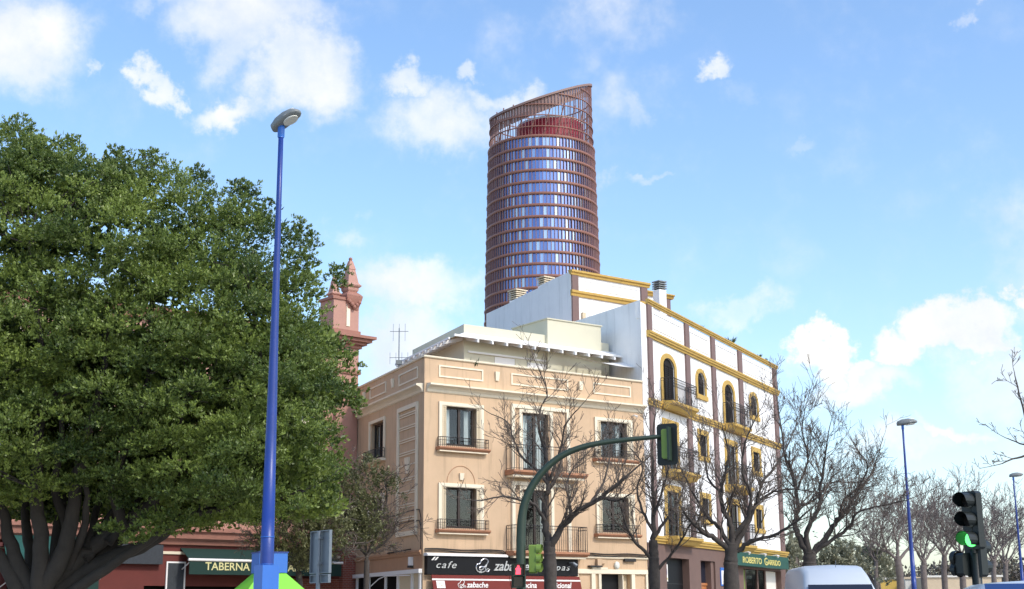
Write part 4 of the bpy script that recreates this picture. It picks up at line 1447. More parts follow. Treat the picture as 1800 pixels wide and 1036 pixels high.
def pink():
    P = LB
    holes = []
    U0 = -26.0
    ups = [-3.6 - 3.2 * k for k in range(7)]
    for u in ups:
        holes += [(u, u + 1.2, 6.2, 8.7), (u, u + 1.2, 9.6, 11.9)]
    wall(FL, U0, 0, 5.0, 13.3, holes, 0.25).build('wall', 'pink_stucco', P)
    for i, u in enumerate(ups):
        for z0, z1 in ((6.2, 8.7), (9.6, 11.9)):
            win = casement(FL, P, u + .02, u + 1.18, z0 + .02, z1 - .02, 0.2, 2, 'white_wood', 0.4, seed=i)
            frame_ring(FL, u - 0.2, u + 1.4, z0, z1 + 0.2, 0.19, 0.004, 0.07, False).build('surround', 'cream_trim', win)
            bal = MB().box(FL, u - 0.5, u + 1.7, 0.006, 0.5, z0 - 0.16, z0 - 0.02).build('balcony', 'cream_trim', P)
            railing(FL, u - 0.45, u + 1.65, 0.02, 0.45, z0 - 0.02, 0.95, 0.14, 0.011).build('railing', 'iron', bal)
    gh = [(-24.5, -19.8, 0.13, 3.3), (-17.6, -15.6, 0.13, 3.15), (-12.9, -11.0, 0.13, 2.6), (-9.6, -4.2, 0.13, 2.75), (-3.6, -1.4, 0.13, 2.6)]
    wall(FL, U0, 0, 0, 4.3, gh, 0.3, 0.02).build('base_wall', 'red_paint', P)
    for a, b, c, d in gh:
        MB().box(FL, a, b, -0.3, -0.26, c, d).build('shop_opening', 'interior', P)
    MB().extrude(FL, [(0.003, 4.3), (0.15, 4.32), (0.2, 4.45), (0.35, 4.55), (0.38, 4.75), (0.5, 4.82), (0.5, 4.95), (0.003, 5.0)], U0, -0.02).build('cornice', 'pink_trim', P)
    MB().extrude(FL, [(0.022, 3.95), (0.08, 3.95), (0.1, 4.05), (0.022, 4.06)], U0, -0.02).build('string_course', 'cream_trim', P)
    # dark shutter box and maroon doorway pieces glimpsed under the tree
    MB().box(FL, -12.2, -9.0, 0.03, 0.28, 3.55, 4.28).build('shutter_box', 'slate_board', P)
    MB().box(FL, -15.8, -12.6, 0.024, 0.14, 0.13, 3.6).build('door_frame', 'maroon_paint', P)
    for z, w in ((3.62, 0.18), (3.85, 0.26), (4.06, 0.36)):
        MB().box(FL, -15.9, -12.4, 0.026, w, z, z + 0.14).build('door_cornice', 'maroon_paint', P)
    MB().box(FL, -14.9, -13.3, 0.141, 0.15, 0.13, 2.95).build('door', 'interior', P)
    # brick pier at the right end
    MB().box(FL, -0.75, 0.0, 0.023, 0.30, 0.0, 4.29).build('brick_pier', 'red_brick', P)
    MB().box(FL, -4.2, -0.76, 0.023, 0.06, 0.13, 3.1).build('brick_panel', 'red_brick', P)
    # roof and back
    mb = MB()
    dp = -FL.n * 9
    a, b = FL(U0, 0, 0), FL(0, 0, 0)
    z = Vector((0, 0, 13.2))
    mb.quad(a + z, b + z, b + dp + z, a + dp + z)
    mb.quad(b, b + dp, b + dp + z, b + z)
    mb.quad(a, a + dp, a + dp + z, a + z)
    mb.quad(a + dp, b + dp, b + dp + z, a + dp + z)
    mb.build('wall', 'pink_stucco', P)
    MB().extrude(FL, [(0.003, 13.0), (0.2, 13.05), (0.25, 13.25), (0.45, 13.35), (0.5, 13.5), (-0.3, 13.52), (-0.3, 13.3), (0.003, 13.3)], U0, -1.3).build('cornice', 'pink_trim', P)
    # corner pier with entablature and two pinnacles
    pier = MB().box(FL, -1.2, -0.1, -0.9, 0.22, 5.01, 13.0).build('corner_pier', 'pink_stucco', P)
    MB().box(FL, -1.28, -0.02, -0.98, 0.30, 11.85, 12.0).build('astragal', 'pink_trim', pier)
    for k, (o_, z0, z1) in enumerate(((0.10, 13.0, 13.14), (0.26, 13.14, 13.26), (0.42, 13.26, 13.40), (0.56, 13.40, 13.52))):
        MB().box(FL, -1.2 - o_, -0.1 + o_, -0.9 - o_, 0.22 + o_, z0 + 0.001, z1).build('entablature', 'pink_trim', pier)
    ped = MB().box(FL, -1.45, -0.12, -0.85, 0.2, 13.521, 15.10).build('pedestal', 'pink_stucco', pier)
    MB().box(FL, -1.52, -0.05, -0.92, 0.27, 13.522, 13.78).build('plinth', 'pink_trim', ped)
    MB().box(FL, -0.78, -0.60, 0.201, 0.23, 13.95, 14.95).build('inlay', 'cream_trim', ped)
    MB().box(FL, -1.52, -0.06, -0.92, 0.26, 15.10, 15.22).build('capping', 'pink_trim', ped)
    def pinnacle(u, w, z, sc, name):
        mb = MB()
        prof = [(0.33, 0), (0.40, 0.10), (0.42, 0.22), (0.40, 0.26), (0.52, 0.36), (0.56, 0.44), (0.50, 0.50), (0.40, 0.62), (0.24, 1.5), (0.27, 1.52), (0.25, 1.60), (0.12, 2.1), (0.06, 2.16)]
        rings = []
        for r, zz in prof:
            r *= sc
            rings.append([FL(u + a * r, w + b * r, z + zz * sc) for a, b in ((-1, -1), (1, -1), (1, 1), (-1, 1))])
        mb.loft(rings)
        o = mb.build(name, 'pink_stucco', ped)
        c = FL(u, w, z + 2.24 * sc)
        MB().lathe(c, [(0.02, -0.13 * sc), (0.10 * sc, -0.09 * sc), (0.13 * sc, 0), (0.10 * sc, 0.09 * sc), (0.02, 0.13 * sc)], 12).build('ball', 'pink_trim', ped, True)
        return o
    # console with carved drop below the big pinnacle
    mb = MB()
    rings = []
    for r, zz in ((0.16, 14.55), (0.28, 14.75), (0.34, 15.0), (0.40, 15.222), (0.42, 15.35), (0.34, 15.45), (0.22, 15.55)):
        rings.append([FL(-0.45 + a * r, -0.05 + b * r, zz) for a, b in ((-1, -1), (1, -1), (1, 1), (-1, 1))])
    mb.loft(rings)
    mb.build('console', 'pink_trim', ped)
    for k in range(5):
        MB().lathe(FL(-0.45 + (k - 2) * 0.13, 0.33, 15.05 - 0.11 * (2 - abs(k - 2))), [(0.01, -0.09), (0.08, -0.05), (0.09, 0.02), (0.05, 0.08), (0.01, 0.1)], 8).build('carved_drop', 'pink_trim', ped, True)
    pinnacle(-0.45, -0.05, 15.55, 0.68, 'pinnacle')
    pinnacle(-1.12, -0.30, 15.22, 0.46, 'pinnacle')
pink()

# tavern awnings and menu board
def tavern_awning(label, a, b, ztop, zrail, wout, parts, canopy, letters, size, zl, sx=1.0):
    t = thing('tavern_awning', label, 'awning', FL((a + b) / 2, 0.1, zrail), 'green tavern awnings')
    mb = MB()
    mb.loft([[FL(a, 0.03, ztop), FL(b, 0.03, ztop), FL(b, 0.03, ztop + .02), FL(a, 0.03, ztop + .02)], [FL(a, wout, zrail), FL(b, wout, zrail), FL(b, wout, zrail + .02), FL(a, wout, zrail + .02)]])
    mb.build('canopy', canopy, t)
    MB().tube([FL(a - .05, wout + .02, zrail), FL(b + .05, wout + .02, zrail)], 0.055, 8).build('front_rail', 'white_wood', t)
    va = MB().box(FL, a, b, wout - 0.01, wout + 0.02, zrail - 0.55, zrail - 0.057).build('valance', 'dark_green_canvas', t)
    for s_, u in letters:
        text(s_, FL, u, wout + 0.022, zl, size, 'gold_letter', va, depth=0.006, sx=sx, bold=0.012)
    for u in (a + 0.1, b - 0.1):
        MB().bar(FL(u, 0.03, zrail - 0.35), FL(u, wout, zrail - 0.02), 0.025).build('arm', 'white_wood', t)

def fl_px(x, y, w):
    d = ray(x, y)
    p0 = FL(0, w, 0)
    P = CAMP + d * ((p0 - CAMP).dot(FL.n) / d.dot(FL.n))
    return (P - FL.o).dot(FL.u), P.z

u0, zr = fl_px(333, 984, 0.8)
u1, zr1 = fl_px(600, 992, 0.8)
ut, zt = fl_px(360, 1002, 0.8)
un, _ = fl_px(492, 1005, 0.8)
ut2, zt2 = fl_px(435, 1002, 0.8)
tavern_awning('dark green awning with gold TABERNA lettering behind the lamp post', u0, u1, zr + 0.45, zr, 0.8, None, 'dark_green_canvas', [('TABERNA', ut), ('NAN  R', un)], 0.42, zt, sx=(ut2 - ut) / (0.42 * 4.2))
u0, zr = fl_px(20, 975, 1.2)
u1, zr1 = fl_px(176, 976, 1.2)
ut, zt = fl_px(130, 1031, 1.2)
ua, za = fl_px(62, 1026, 1.2)
tavern_awning('sloping green awning ending in gold BAR lettering at far left', u0, u1, fl_px(30, 925, 0.03)[1], fl_px(150, 1016, 1.2)[1], 1.2, None, 'green_canvas', [('BAR', fl_px(113, 1030, 1.2)[0]), ('A', ua)], 0.40, zt)
u0, zr = fl_px(295, 990, 0.05)
u1, _ = fl_px(324, 990, 0.05)
mbd = thing('menu_board', 'slate menu board with pale frame on the red wall', 'board', FL((u0 + u1) / 2, 0.05, 0.9))
MB().box(FL, u0, u1, 0.024, 0.06, 0.9, zr).build('slate', 'slate_board', mbd)
frame_ring(FL, u0 - 0.06, u1 + 0.06, 0.84, zr + 0.06, 0.058, 0.024, 0.08).build('frame', 'white_wood', mbd)

# ------------------------------------------------------------------ street lamps
def street_lamp(label, xtop, ytop, xbot, Y, head_dir, hs=1.0, base=False):
    top = at(xtop, ytop, Y)
    b = at(xbot, 1030, Y)
    x = (top.x + b.x) / 2
    zt = top.z
    t = thing('street_lamp', label, 'street lamp', (x, Y, 0), 'blue street lamps')
    c = Vector((x, Y, 0))
    MB().lathe(c, [(0.20, 0.0), (0.20, 0.03), (0.125, 0.05), (0.122, 0.9), (0.116, 1.1), (0.113, 2.6), (0.106, 3.2)], 20).build('base_sleeve', 'blue_paint', t, True)
    MB().lathe(c, [(0.106, 3.2), (0.090, zt * .46), (0.066, zt * .65), (0.0665, zt * .652), (0.048, zt * .85), (0.044, zt)], 20).build('pole', 'blue_paint', t, True)
    for z in (2.42, 2.86):
        MB().lathe(c, [(0.112, z), (0.117, z), (0.117, z + 0.012), (0.112, z + 0.012)], 20).build('joint_ring', 'blue_panel', t, True)
    # head: a long shell, blunt at the back, with a pale lens under the front
    hd = Vector(head_dir).normalized()
    sd = hd.cross(Vector((0, 0, 1))).normalized()
    hu = sd.cross(hd)
    o = Vector((x, Y, zt - 0.02))
    secs = [(-0.20, 0.05, 0.04, 0.05), (-0.16, 0.12, 0.10, 0.055), (0.0, 0.155, 0.15, 0.065), (0.22, 0.165, 0.15, 0.06), (0.42, 0.15, 0.10, 0.05), (0.50, 0.10, 0.05, 0.04), (0.53, 0.04, 0.02, 0.02)]
    rings = []
    for s_, w, hu_, hl in secs:
        r = []
        for k in range(14):
            a = 2 * math.pi * k / 14
            cy, sy = math.cos(a), math.sin(a)
            yy = (hu_ if sy > 0 else hl) * (abs(sy) ** 0.7) * (1 if sy > 0 else -1)
            xx = w * (abs(cy) ** 0.6) * (1 if cy > 0 else -1)
            r.append(o + (hd * s_ + sd * xx + hu * (yy + 0.06)) * hs)
        rings.append(r)
    MB().loft(rings).build('lamp_head', 'lamp_shell', t, True)
    rings = []
    for w in (-0.030, -0.006):
        rings.append([o + (hd * (0.27 + 0.17 * math.cos(a)) + sd * 0.125 * math.sin(a) + hu * (w + 0.008)) * hs for a in [2 * math.pi * k / 16 for k in range(16)]])
    MB().loft(rings).build('lens', 'lamp_lens', t)
    rings = []
    for w in (0.055, 0.19):
        rings.append([o + (hd * (0.28 + (0.22 if w < .1 else .15) * math.cos(a)) + sd * (0.168 if w < .1 else .09) * math.sin(a) + hu * w) * hs for a in [2 * math.pi * k / 16 for k in range(16)]])
    MB().loft(rings).build('top_cover', 'far_white', t, True)
    MB().lathe(Vector((x, Y, zt - 0.22)), [(0.05, 0), (0.062, 0.02), (0.062, 0.22), (0.05, 0.24)], 14).build('spigot', 'blue_panel', t, True)
    if base:
        f = Fr((x, Y), 38)
        MB().box(f, -0.15, 0.15, -0.15, 0.15, 0.0, 2.41).build('cladding', 'blue_panel', t)
    return t

street_lamp('tall blue street lamp in front of the big green tree', 495, 222, 467, 23.0, (0.62, -0.42, 0.30), 0.88, True)
street_lamp('blue street lamp to the right of the white building', 1586, 747, 1607, 62, (0.9, -0.25, 0.10), 1.25)
street_lamp('farthest blue street lamp near the right edge', 1783, 838, 1796, 90, (0.9, -0.2, 0.10), 1.2)

# ------------------------------------------------------------------ kiosk with lime pyramid roof
def kiosk():
    Y = 25.5
    c = at(473, 1010, Y)
    c = Vector((c.x, Y, 0))
    t = thing('kiosk', 'small kiosk with lime green pyramid roof and blue cap behind the lamp post', 'kiosk', c)
    f = Fr((c.x, c.y), 26)
    zt, zm = at(473, 973, Y).z, at(473, 1008, Y).z
    MB().box(f, -0.26, 0.26, -0.26, 0.26, zm + 0.002, zt).build('cap', 'blue_panel', t)
    MB().box(f, -0.275, 0.275, -0.275, 0.275, zt + 0.001, zt + 0.02).build('cap_rim', 'blue_paint', t)
    lo = zm - 0.72
    q = ((-1, -1), (1, -1), (1, 1), (-1, 1))
    for k in range(4):
        a, b = q[k], q[(k + 1) % 4]
        mb = MB()
        mb.loft([[f(a[0] * 0.24, a[1] * 0.24, zm), f(b[0] * 0.24, b[1] * 0.24, zm), f(b[0] * 0.24, b[1] * 0.24, zm - .03), f(a[0] * 0.24, a[1] * 0.24, zm - .03)],
                 [f(a[0] * 0.92, a[1] * 0.92, lo), f(b[0] * 0.92, b[1] * 0.92, lo), f(b[0] * 0.92, b[1] * 0.92, lo - .03), f(a[0] * 0.92, a[1] * 0.92, lo - .03)]])
        mb.build('roof_panel', 'lime_panel', t)
    MB().box(f, -0.78, 0.78, -0.78, 0.78, 0.05, lo - 0.035).build('body', 'blue_panel', t)
    MB().box(f, -0.95, 0.95, -0.95, 0.95, lo - 0.16, lo - 0.031).build('fascia', 'lime_panel', t)
    MB().box(f, -0.6, 0.6, 0.781, 0.80, 1.0, lo - 0.4).build('hatch', 'galvanised', t)
kiosk()

# ------------------------------------------------------------------ back of a road sign
def road_sign():
    Y = 20.0
    p = at(560, 980, Y)
    t = thing('road_sign', 'grey back of a road sign between the kiosk and the peach building', 'road sign', (p.x, Y, 0))
    f = Fr((p.x, Y), -52)
    MB().tube([Vector((p.x, Y, 0)), Vector((p.x, Y, at(560, 934, Y).z))], 0.03, 12).build('post', 'galvanised', t)
    def panel(z0, z1, hw, name):
        mb = MB()
        mb.box(f, -hw, hw, -0.055, -0.045, z0, z1)
        o = mb.build(name, 'galvanised', t)
        frame_ring(f, -hw, hw, z0, z1, 0.012, -0.0445, -0.012).build('flange', 'galvanised', o)
        return o
    za, zb, zc, zd = (at(560, y, Y).z for y in (933, 1008, 1010, 1025))
    panel(zb, za, 0.27, 'panel')
    panel(zd, zc, 0.26, 'plate')
    for z in (zb + 0.12, za - 0.12):
        MB().box(f, -0.05, 0.05, -0.044, 0.035, z, z + 0.03).build('clamp', 'galvanised', t)
road_sign()

# ------------------------------------------------------------------ signals
def disc(mb, c, n_, r, th, k=16):
    n_ = Vector(n_).normalized()
    a = n_.cross(Vector((0, 0, 1))).normalized()
    b = n_.cross(a)
    mb.loft([[c + n_ * d + (a * math.cos(q) + b * math.sin(q)) * r for q in [2 * math.pi * j / k for j in range(k)]] for d in (0, th)])
    return mb

def visor(mb, c, n_, r, ln, k=14):
    """a hood over a lens: open below"""
    n_ = Vector(n_).normalized()
    a = n_.cross(Vector((0, 0, 1))).normalized()
    b = Vector((0, 0, 1))
    rows = []
    for d, rr in ((0, r), (ln, r)):
        row = []
        for j in range(k + 1):
            q = -0.75 + (math.pi + 1.5) * j / k
            cut = 1.0 - 0.55 * max(0, -math.sin(q))
            row.append(c + n_ * d * cut + (a * math.cos(q) + b * math.sin(q)) * rr)
        rows.append(row)
    mb.loft(rows, False, False)
    rows2 = [[p + (c - p).normalized() * 0.006 for p in r_] for r_ in rows]
    mb.loft(rows2, False, False)
    return mb

def signal_head(t, c, face, n=3, sp=0.26, hw=0.14, dp=0.14, body='signal_green', lit=None, litmat='lit_green', name='signal_head', vis=0.2, vmat=None):
    """c is the middle of the head's front; face is the way it looks"""
    face = Vector(face).normalized()
    ang = math.degrees(math.atan2(face.y, face.x)) + 90
    f = Fr((c.x, c.y), ang)
    h = n * sp
    z0 = c.z - h / 2
    out = [(-hw, z0 + .03), (-hw + .03, z0), (hw - .03, z0), (hw, z0 + .03), (hw, z0 + h - .03), (hw - .03, z0 + h), (-hw + .03, z0 + h), (-hw, z0 + h - .03)]
    hd = MB().plate(f, out, -dp, 0).build(name, body, t)
    for k in range(n):
        cc = Vector((c.x, c.y, z0 + h - sp * (k + .5)))
        ln = disc(MB(), cc, face, 0.098, 0.012).build('lens', litmat if lit == k else 'lens_off', hd)
        visor(MB(), cc, face, 0.112, vis).build('visor', vmat or body, hd)
    return hd

def mast():
    Y = 30.0
    pts_px = [(916, 1036), (916, 985), (916, 935), (919, 900), (927, 872), (941, 846), (960, 823), (985, 803), (1015, 789), (1050, 780), (1095, 774), (1135, 770), (1166, 767)]
    pts = [at(x, y, Y) for x, y in pts_px]
    x0 = pts[0].x
    base = Vector((x0, Y, 0))
    t = thing('signal_mast', 'curved green traffic light mast arching over in front of the peach building', 'traffic light', base)
    sm = []
    P = [base, Vector((x0, Y, 1.2))] + [Vector((x0, Y, pts[1].z))] + pts[2:]
    for i in range(len(P) - 1):
        p0, p1, p2, p3 = P[max(i - 1, 0)], P[i], P[i + 1], P[min(i + 2, len(P) - 1)]
        for k in range(4):
            s_ = k / 4
            sm.append(0.5 * (2 * p1 + (p2 - p0) * s_ + (2 * p0 - 5 * p1 + 4 * p2 - p3) * s_ * s_ + (3 * p1 - p0 - 3 * p2 + p3) * s_ ** 3))
    sm.append(P[-1])
    n = len(sm)
    MB().tube(sm, [0.105 - 0.062 * min(1, max(0, (k - 8) / (n - 9))) for k in range(n)], 14).build('arm', 'signal_green', t, True)
    MB().lathe(base, [(0.24, 0.0), (0.24, 0.02), (0.14, 0.05), (0.13, 0.5), (0.11, 0.6)], 16).build('base', 'signal_green', t, True)
    # overhead head seen from behind with its black backboard
    e = at(1173, 781, Y)
    face = Vector((0.45, 0.9, 0)).normalized()
    ang = math.degrees(math.atan2(face.y, face.x)) + 90
    f = Fr((e.x, e.y), ang)
    zt, zb = at(1173, 745, Y).z, at(1173, 818, Y).z
    hw = 0.235
    out = [(-hw, zb + .07), (-hw + .02, zb + .02), (-hw + .07, zb), (hw - .07, zb), (hw - .02, zb + .02), (hw, zb + .07), (hw, zt - .07), (hw - .02, zt - .02), (hw - .07, zt), (-hw + .07, zt), (-hw + .02, zt - .02), (-hw, zt - .07)]
    bb = MB().plate(f, out, -0.012, 0.0).build('backboard', 'signal_dark', t)
    cz = (zt + zb) / 2
    hd = signal_head(t, Vector((e.x, e.y, cz)) + face * 0.06, face, 3, 0.215, 0.085, 0.20, 'signal_lime', name='signal_head', vis=0.16)
    MB().box(f, -0.105, -0.06, -0.19, -0.016, zb + 0.09, zt - 0.09).build('housing_flange', 'signal_green', t)
    MB().tube([P[-1], Vector((e.x, e.y, P[-1].z)) - face * 0.1], 0.04, 10).build('bracket', 'signal_green', t)
    # driver's repeater at eye level, seen from the side
    c = at(944, 983, Y)
    face = Vector((0.96, -0.25, 0))
    signal_head(t, c, face, 3, 0.2, 0.085, 0.16, 'signal_lime', name='repeater_head', vis=0.11)
    MB().tube([Vector((x0, Y, c.z - 0.25)), Vector((c.x - 0.05, Y, c.z - 0.25))], 0.025, 8).build('bracket', 'signal_green', t)
    # walking-man signal with the red figure lit
    c = at(911, 1013, Y)
    c = Vector((c.x, Y - 0.2, c.z))
    f = Fr((c.x, c.y), 8)
    z0 = c.z - 0.25
    hd = MB().plate(f, [(-0.13, z0), (0.13, z0), (0.13, z0 + 0.5), (-0.13, z0 + 0.5)], -0.14, 0).build('pedestrian_head', 'signal_green', t)
    MB().box(f, -0.10, 0.10, 0.002, 0.008, z0 + 0.27, z0 + 0.47).build('lens', 'lens_off', hd)
    MB().box(f, -0.10, 0.10, 0.002, 0.008, z0 + 0.03, z0 + 0.23).build('lens', 'lens_off', hd)
    man = MB()
    zc = z0 + 0.28
    man.plate(f, [(-0.06, zc), (0.05, zc), (0.05, zc + 0.09), (0.06, zc + 0.12), (0.03, zc + 0.145), (-0.03, zc + 0.145), (-0.065, zc + 0.12), (-0.05, zc + 0.08)], 0.0085, 0.012)
    man.plate(f, [(0.028 * math.cos(q), zc + 0.168 + 0.024 * math.sin(q)) for q in [2 * math.pi * k / 10 for k in range(10)]], 0.0085, 0.012)
    man.build('figure', 'lit_red', hd)
    for zz in (z0 + 0.02, z0 + 0.26):
        mb = MB()
        rows = [[f(-0.115, d, zz), f(-0.115, d, zz + 0.225), f(0.115, d, zz + 0.225), f(0.115, d, zz)] for d in (0.002, 0.16)]
        mb.loft(rows, False, False)
        mb.build('visor', 'signal_green', hd)
    MB().tube([Vector((x0, Y, c.z + 0.1)), Vector((c.x, Y - 0.1, c.z + 0.1))], 0.03, 8).build('bracket', 'signal_green', t)
mast()

def right_signal():
    Y = 19.0
    x0 = at(1716, 1000, Y).x
    base = Vector((x0, Y, 0))
    t = thing('traffic_light', 'dark traffic light with a lit green lamp near the right edge', 'traffic light', base)
    zt = at(1716, 940, Y).z
    MB().lathe(base, [(0.15, 0), (0.15, 0.02), (0.075, 0.05), (0.068, 0.6), (0.066, zt + 0.1)], 16).build('post', 'signal_dark', t, True)
    c = at(1703, 915, Y)
    c = Vector((c.x, Y - 0.05, c.z))
    signal_head(t, c, (-0.83, -0.56, 0), 3, 0.26, 0.125, 0.12, 'signal_dark', 2, 'lit_green', vis=0.20)
    MB().box(Fr((x0, Y), 20), -0.06, 0.06, -0.04, 0.06, zt - 0.25, at(1716, 872, Y).z + 0.02).build('bracket', 'signal_dark', t)
    c2 = at(1722, 980, Y)
    signal_head(t, Vector((c2.x + 0.03, Y + 0.1, c2.z)), (0.75, 0.66, 0), 2, 0.26, 0.12, 0.16, 'signal_dark', name='pedestrian_head', vis=0.14)
    c3 = at(1694, 992, Y)
    signal_head(t, Vector((c3.x - 0.02, Y + 0.12, c3.z)), (-0.5, 0.86, 0), 2, 0.15, 0.085, 0.14, 'signal_dark', name='repeater_head', vis=0.08)
right_signal()

# ------------------------------------------------------------------ vehicles
def wheel(t, f, u, w, r):
    c = f(u, w, r)
    ax = f.n
    mb = MB()
    rings = []
    for d, rr in ((-0.1, r - 0.04), (-0.085, r), (0.085, r), (0.1, r - 0.04), (0.1, r - 0.12), (-0.1, r - 0.12)):
        rings.append([c + ax * d + (f.u * math.cos(q) + Vector((0, 0, 1)) * math.sin(q)) * rr for q in [2 * math.pi * k / 20 for k in range(20)]])
    wh = MB().loft(rings + [rings[0]], True, False).build('wheel', 'rubber', t, True)
    mb = MB()
    mb.loft([[c + ax * d + (f.u * math.cos(q) + Vector((0, 0, 1)) * math.sin(q)) * (r - 0.12) for q in [2 * math.pi * k / 20 for k in range(20)]] for d in (-0.07, 0.07)])
    mb.build('rim', 'galvanised', wh)

def box_vehicle(name, label, cat, f, secs, wheels, wr, glass, gl_secs, paint, extra=None):
    """secs: (u, half width low, half width roof, z floor, z belt, z roof) from nose to tail; f.u points to the tail"""
    t = thing(name, label, cat, f(0, 0, 0))
    rings = []
    for u, wl, wr_, zf, zb, zr in secs:
        ru = min(0.14, (zr - zb) * 0.5)
        rings.append([f(u, -wl * .96, zf), f(u, -wl, zf + .15), f(u, -wl, zb), f(u, -wr_, zr - ru), f(u, -wr_ + ru * .45, zr - ru * .3), f(u, -wr_ + ru * 1.2, zr), f(u, 0, zr + 0.025),
                      f(u, wr_ - ru * 1.2, zr), f(u, wr_ - ru * .45, zr - ru * .3), f(u, wr_, zr - ru), f(u, wl, zb), f(u, wl, zf + .15), f(u, wl * .96, zf)])
    body = MB().loft(rings).build('body', paint, t, True)
    for u in wheels:
        for w in (-1, 1):
            wheel(t, f, u, w * (secs[2][1] - 0.1), wr)
    return t, body

def van():
    Y = 31.5
    c = at(1496, 1000, Y)
    f = Fr((c.x, Y), 86)
    zr = at(1470, 995, Y + 2.9).z
    zw = at(1440, 1031, Y + 1.75).z
    t, body = box_vehicle('parked_van', 'white high-roofed van seen from the front beside the bare trees', 'van', f,
        [(-0.05, 0.80, 0.70, 0.35, 0.9, 1.0), (0.25, 0.94, 0.84, 0.3, 1.0, 1.22), (0.95, 0.97, 0.86, 0.28, 1.15, 1.42), (1.15, 0.97, 0.86, 0.28, 1.2, 1.55), (1.75, 0.97, 0.84, 0.28, 1.25, zw + 0.03), (2.3, 0.97, 0.78, 0.28, 1.25, zr - .14), (2.9, 0.97, 0.80, 0.28, 1.25, zr), (5.4, 0.97, 0.80, 0.28, 1.25, zr + 0.01), (5.6, 0.95, 0.78, 0.3, 1.25, zr - 0.05)],
        (0.85, 4.6), 0.34, None, None, 'van_white')
    ws = MB()
    ws.loft([[f(1.12, -0.80, 1.56), f(1.12, 0.80, 1.56), f(1.74, 0.74, zw), f(1.74, -0.74, zw)], [f(1.08, -0.80, 1.60), f(1.08, 0.80, 1.60), f(1.70, 0.74, zw + .04), f(1.70, -0.74, zw + .04)]])
    ws.build('windscreen', 'car_glass', body)
    for w in (-1, 1):
        MB().quad(f(1.5, w * 0.973, 1.45), f(2.4, w * 0.973, 1.45), f(2.4, w * 0.93, 2.0), f(1.9, w * 0.93, 2.0)).build('side_window', 'car_glass', body)
        MB().box(f, 0.05, 0.16, w * 0.62 - 0.16, w * 0.62 + 0.16, 0.75, 0.95).build('headlight', 'lamp_lens', body)
        MB().box(f, 1.4, 1.55, w * 1.1 - 0.11, w * 1.1 + 0.11, 1.45, 1.75).build('mirror', 'black_plastic', body)
        for u in (2.5, 3.8, 5.2):
            MB().box(f, u, u + 0.014, w * 0.972 - 0.004, w * 0.972 + 0.004, 0.5, 1.25).build('seam', 'lamp_shell', body)
    MB().box(f, -0.10, 0.02, -0.85, 0.85, 0.3, 0.62).build('bumper', 'black_plastic', body)
    MB().tube([f(2.5, 0.05, zr - 0.05), f(2.42, 0.05, zr + 0.12)], 0.008, 5).build('antenna', 'galvanised', body)
van()

def car():
    Y = 15.0
    c = at(1800, 1030, Y)
    f = Fr((c.x + 0.50, Y), 80)
    zr = at(1800, 1024, Y + 2.1).z
    t, body = box_vehicle('parked_car', 'white tall car with a bluish windscreen in the bottom right corner', 'car', f,
        [(-0.05, 0.72, 0.62, 0.35, 0.7, 0.8), (0.3, 0.86, 0.74, 0.25, 0.85, 1.0), (0.85, 0.88, 0.72, 0.25, 0.95, 1.16), (1.0, 0.88, 0.70, 0.25, 1.0, 1.25), (1.75, 0.88, 0.64, 0.25, 1.05, zr - .06), (2.1, 0.88, 0.66, 0.25, 1.05, zr), (3.7, 0.88, 0.66, 0.25, 1.05, zr), (4.1, 0.86, 0.64, 0.3, 1.05, zr - 0.25)],
        (0.75, 3.3), 0.31, None, None, 'van_white')
    MB().loft([[f(1.0, -0.70, 1.27), f(1.0, 0.70, 1.27), f(1.74, 0.63, zr - 0.05), f(1.74, -0.63, zr - 0.05)], [f(0.97, -0.70, 1.30), f(0.97, 0.70, 1.30), f(1.70, 0.63, zr - 0.02), f(1.70, -0.63, zr - 0.02)]]).build('windscreen', 'car_blue_glass', body)
    for w in (-1, 1):
        MB().quad(f(1.35, w * 0.885, 1.12), f(3.6, w * 0.885, 1.12), f(3.5, w * 0.74, zr - 0.18), f(1.9, w * 0.74, zr - 0.18)).build('side_window', 'car_glass', body)
        MB().box(f, 0.02, 0.14, w * 0.55 - 0.15, w * 0.55 + 0.15, 0.6, 0.78).build('headlight', 'lamp_lens', body)
        MB().box(f, 1.25, 1.4, w * 1.0 - 0.1, w * 1.0 + 0.1, 1.1, 1.28).build('mirror', 'van_white', body)
    MB().box(f, -0.09, 0.02, -0.76, 0.76, 0.27, 0.5).build('bumper', 'black_plastic', body)
car()

# ------------------------------------------------------------------ trees
def spline(P, per=5):
    out = []
    n = len(P)
    for i in range(n - 1):
        p0, p1, p2, p3 = P[max(i - 1, 0)], P[i], P[i + 1], P[min(i + 2, n - 1)]
        for k in range(per):
            s_ = k / per
            out.append(0.5 * (2 * p1 + (p2 - p0) * s_ + (2 * p0 - 5 * p1 + 4 * p2 - p3) * s_ * s_ + (3 * p1 - p0 - 3 * p2 + p3) * s_ ** 3))
    out.append(P[-1])
    return out

def rvec(r):
    while True:
        v = Vector((r.uniform(-1, 1), r.uniform(-1, 1), r.uniform(-1, 1)))
        if 0.05 < v.length < 1:
            return v.normalized()

def side_dir(d, ang, r):
    a = d.cross(rvec(r))
    if a.length < 1e-3:
        a = d.cross(Vector((1, 0, 0)))
    a.normalize()
    return (d * math.cos(ang) + a * math.sin(ang)).normalized()

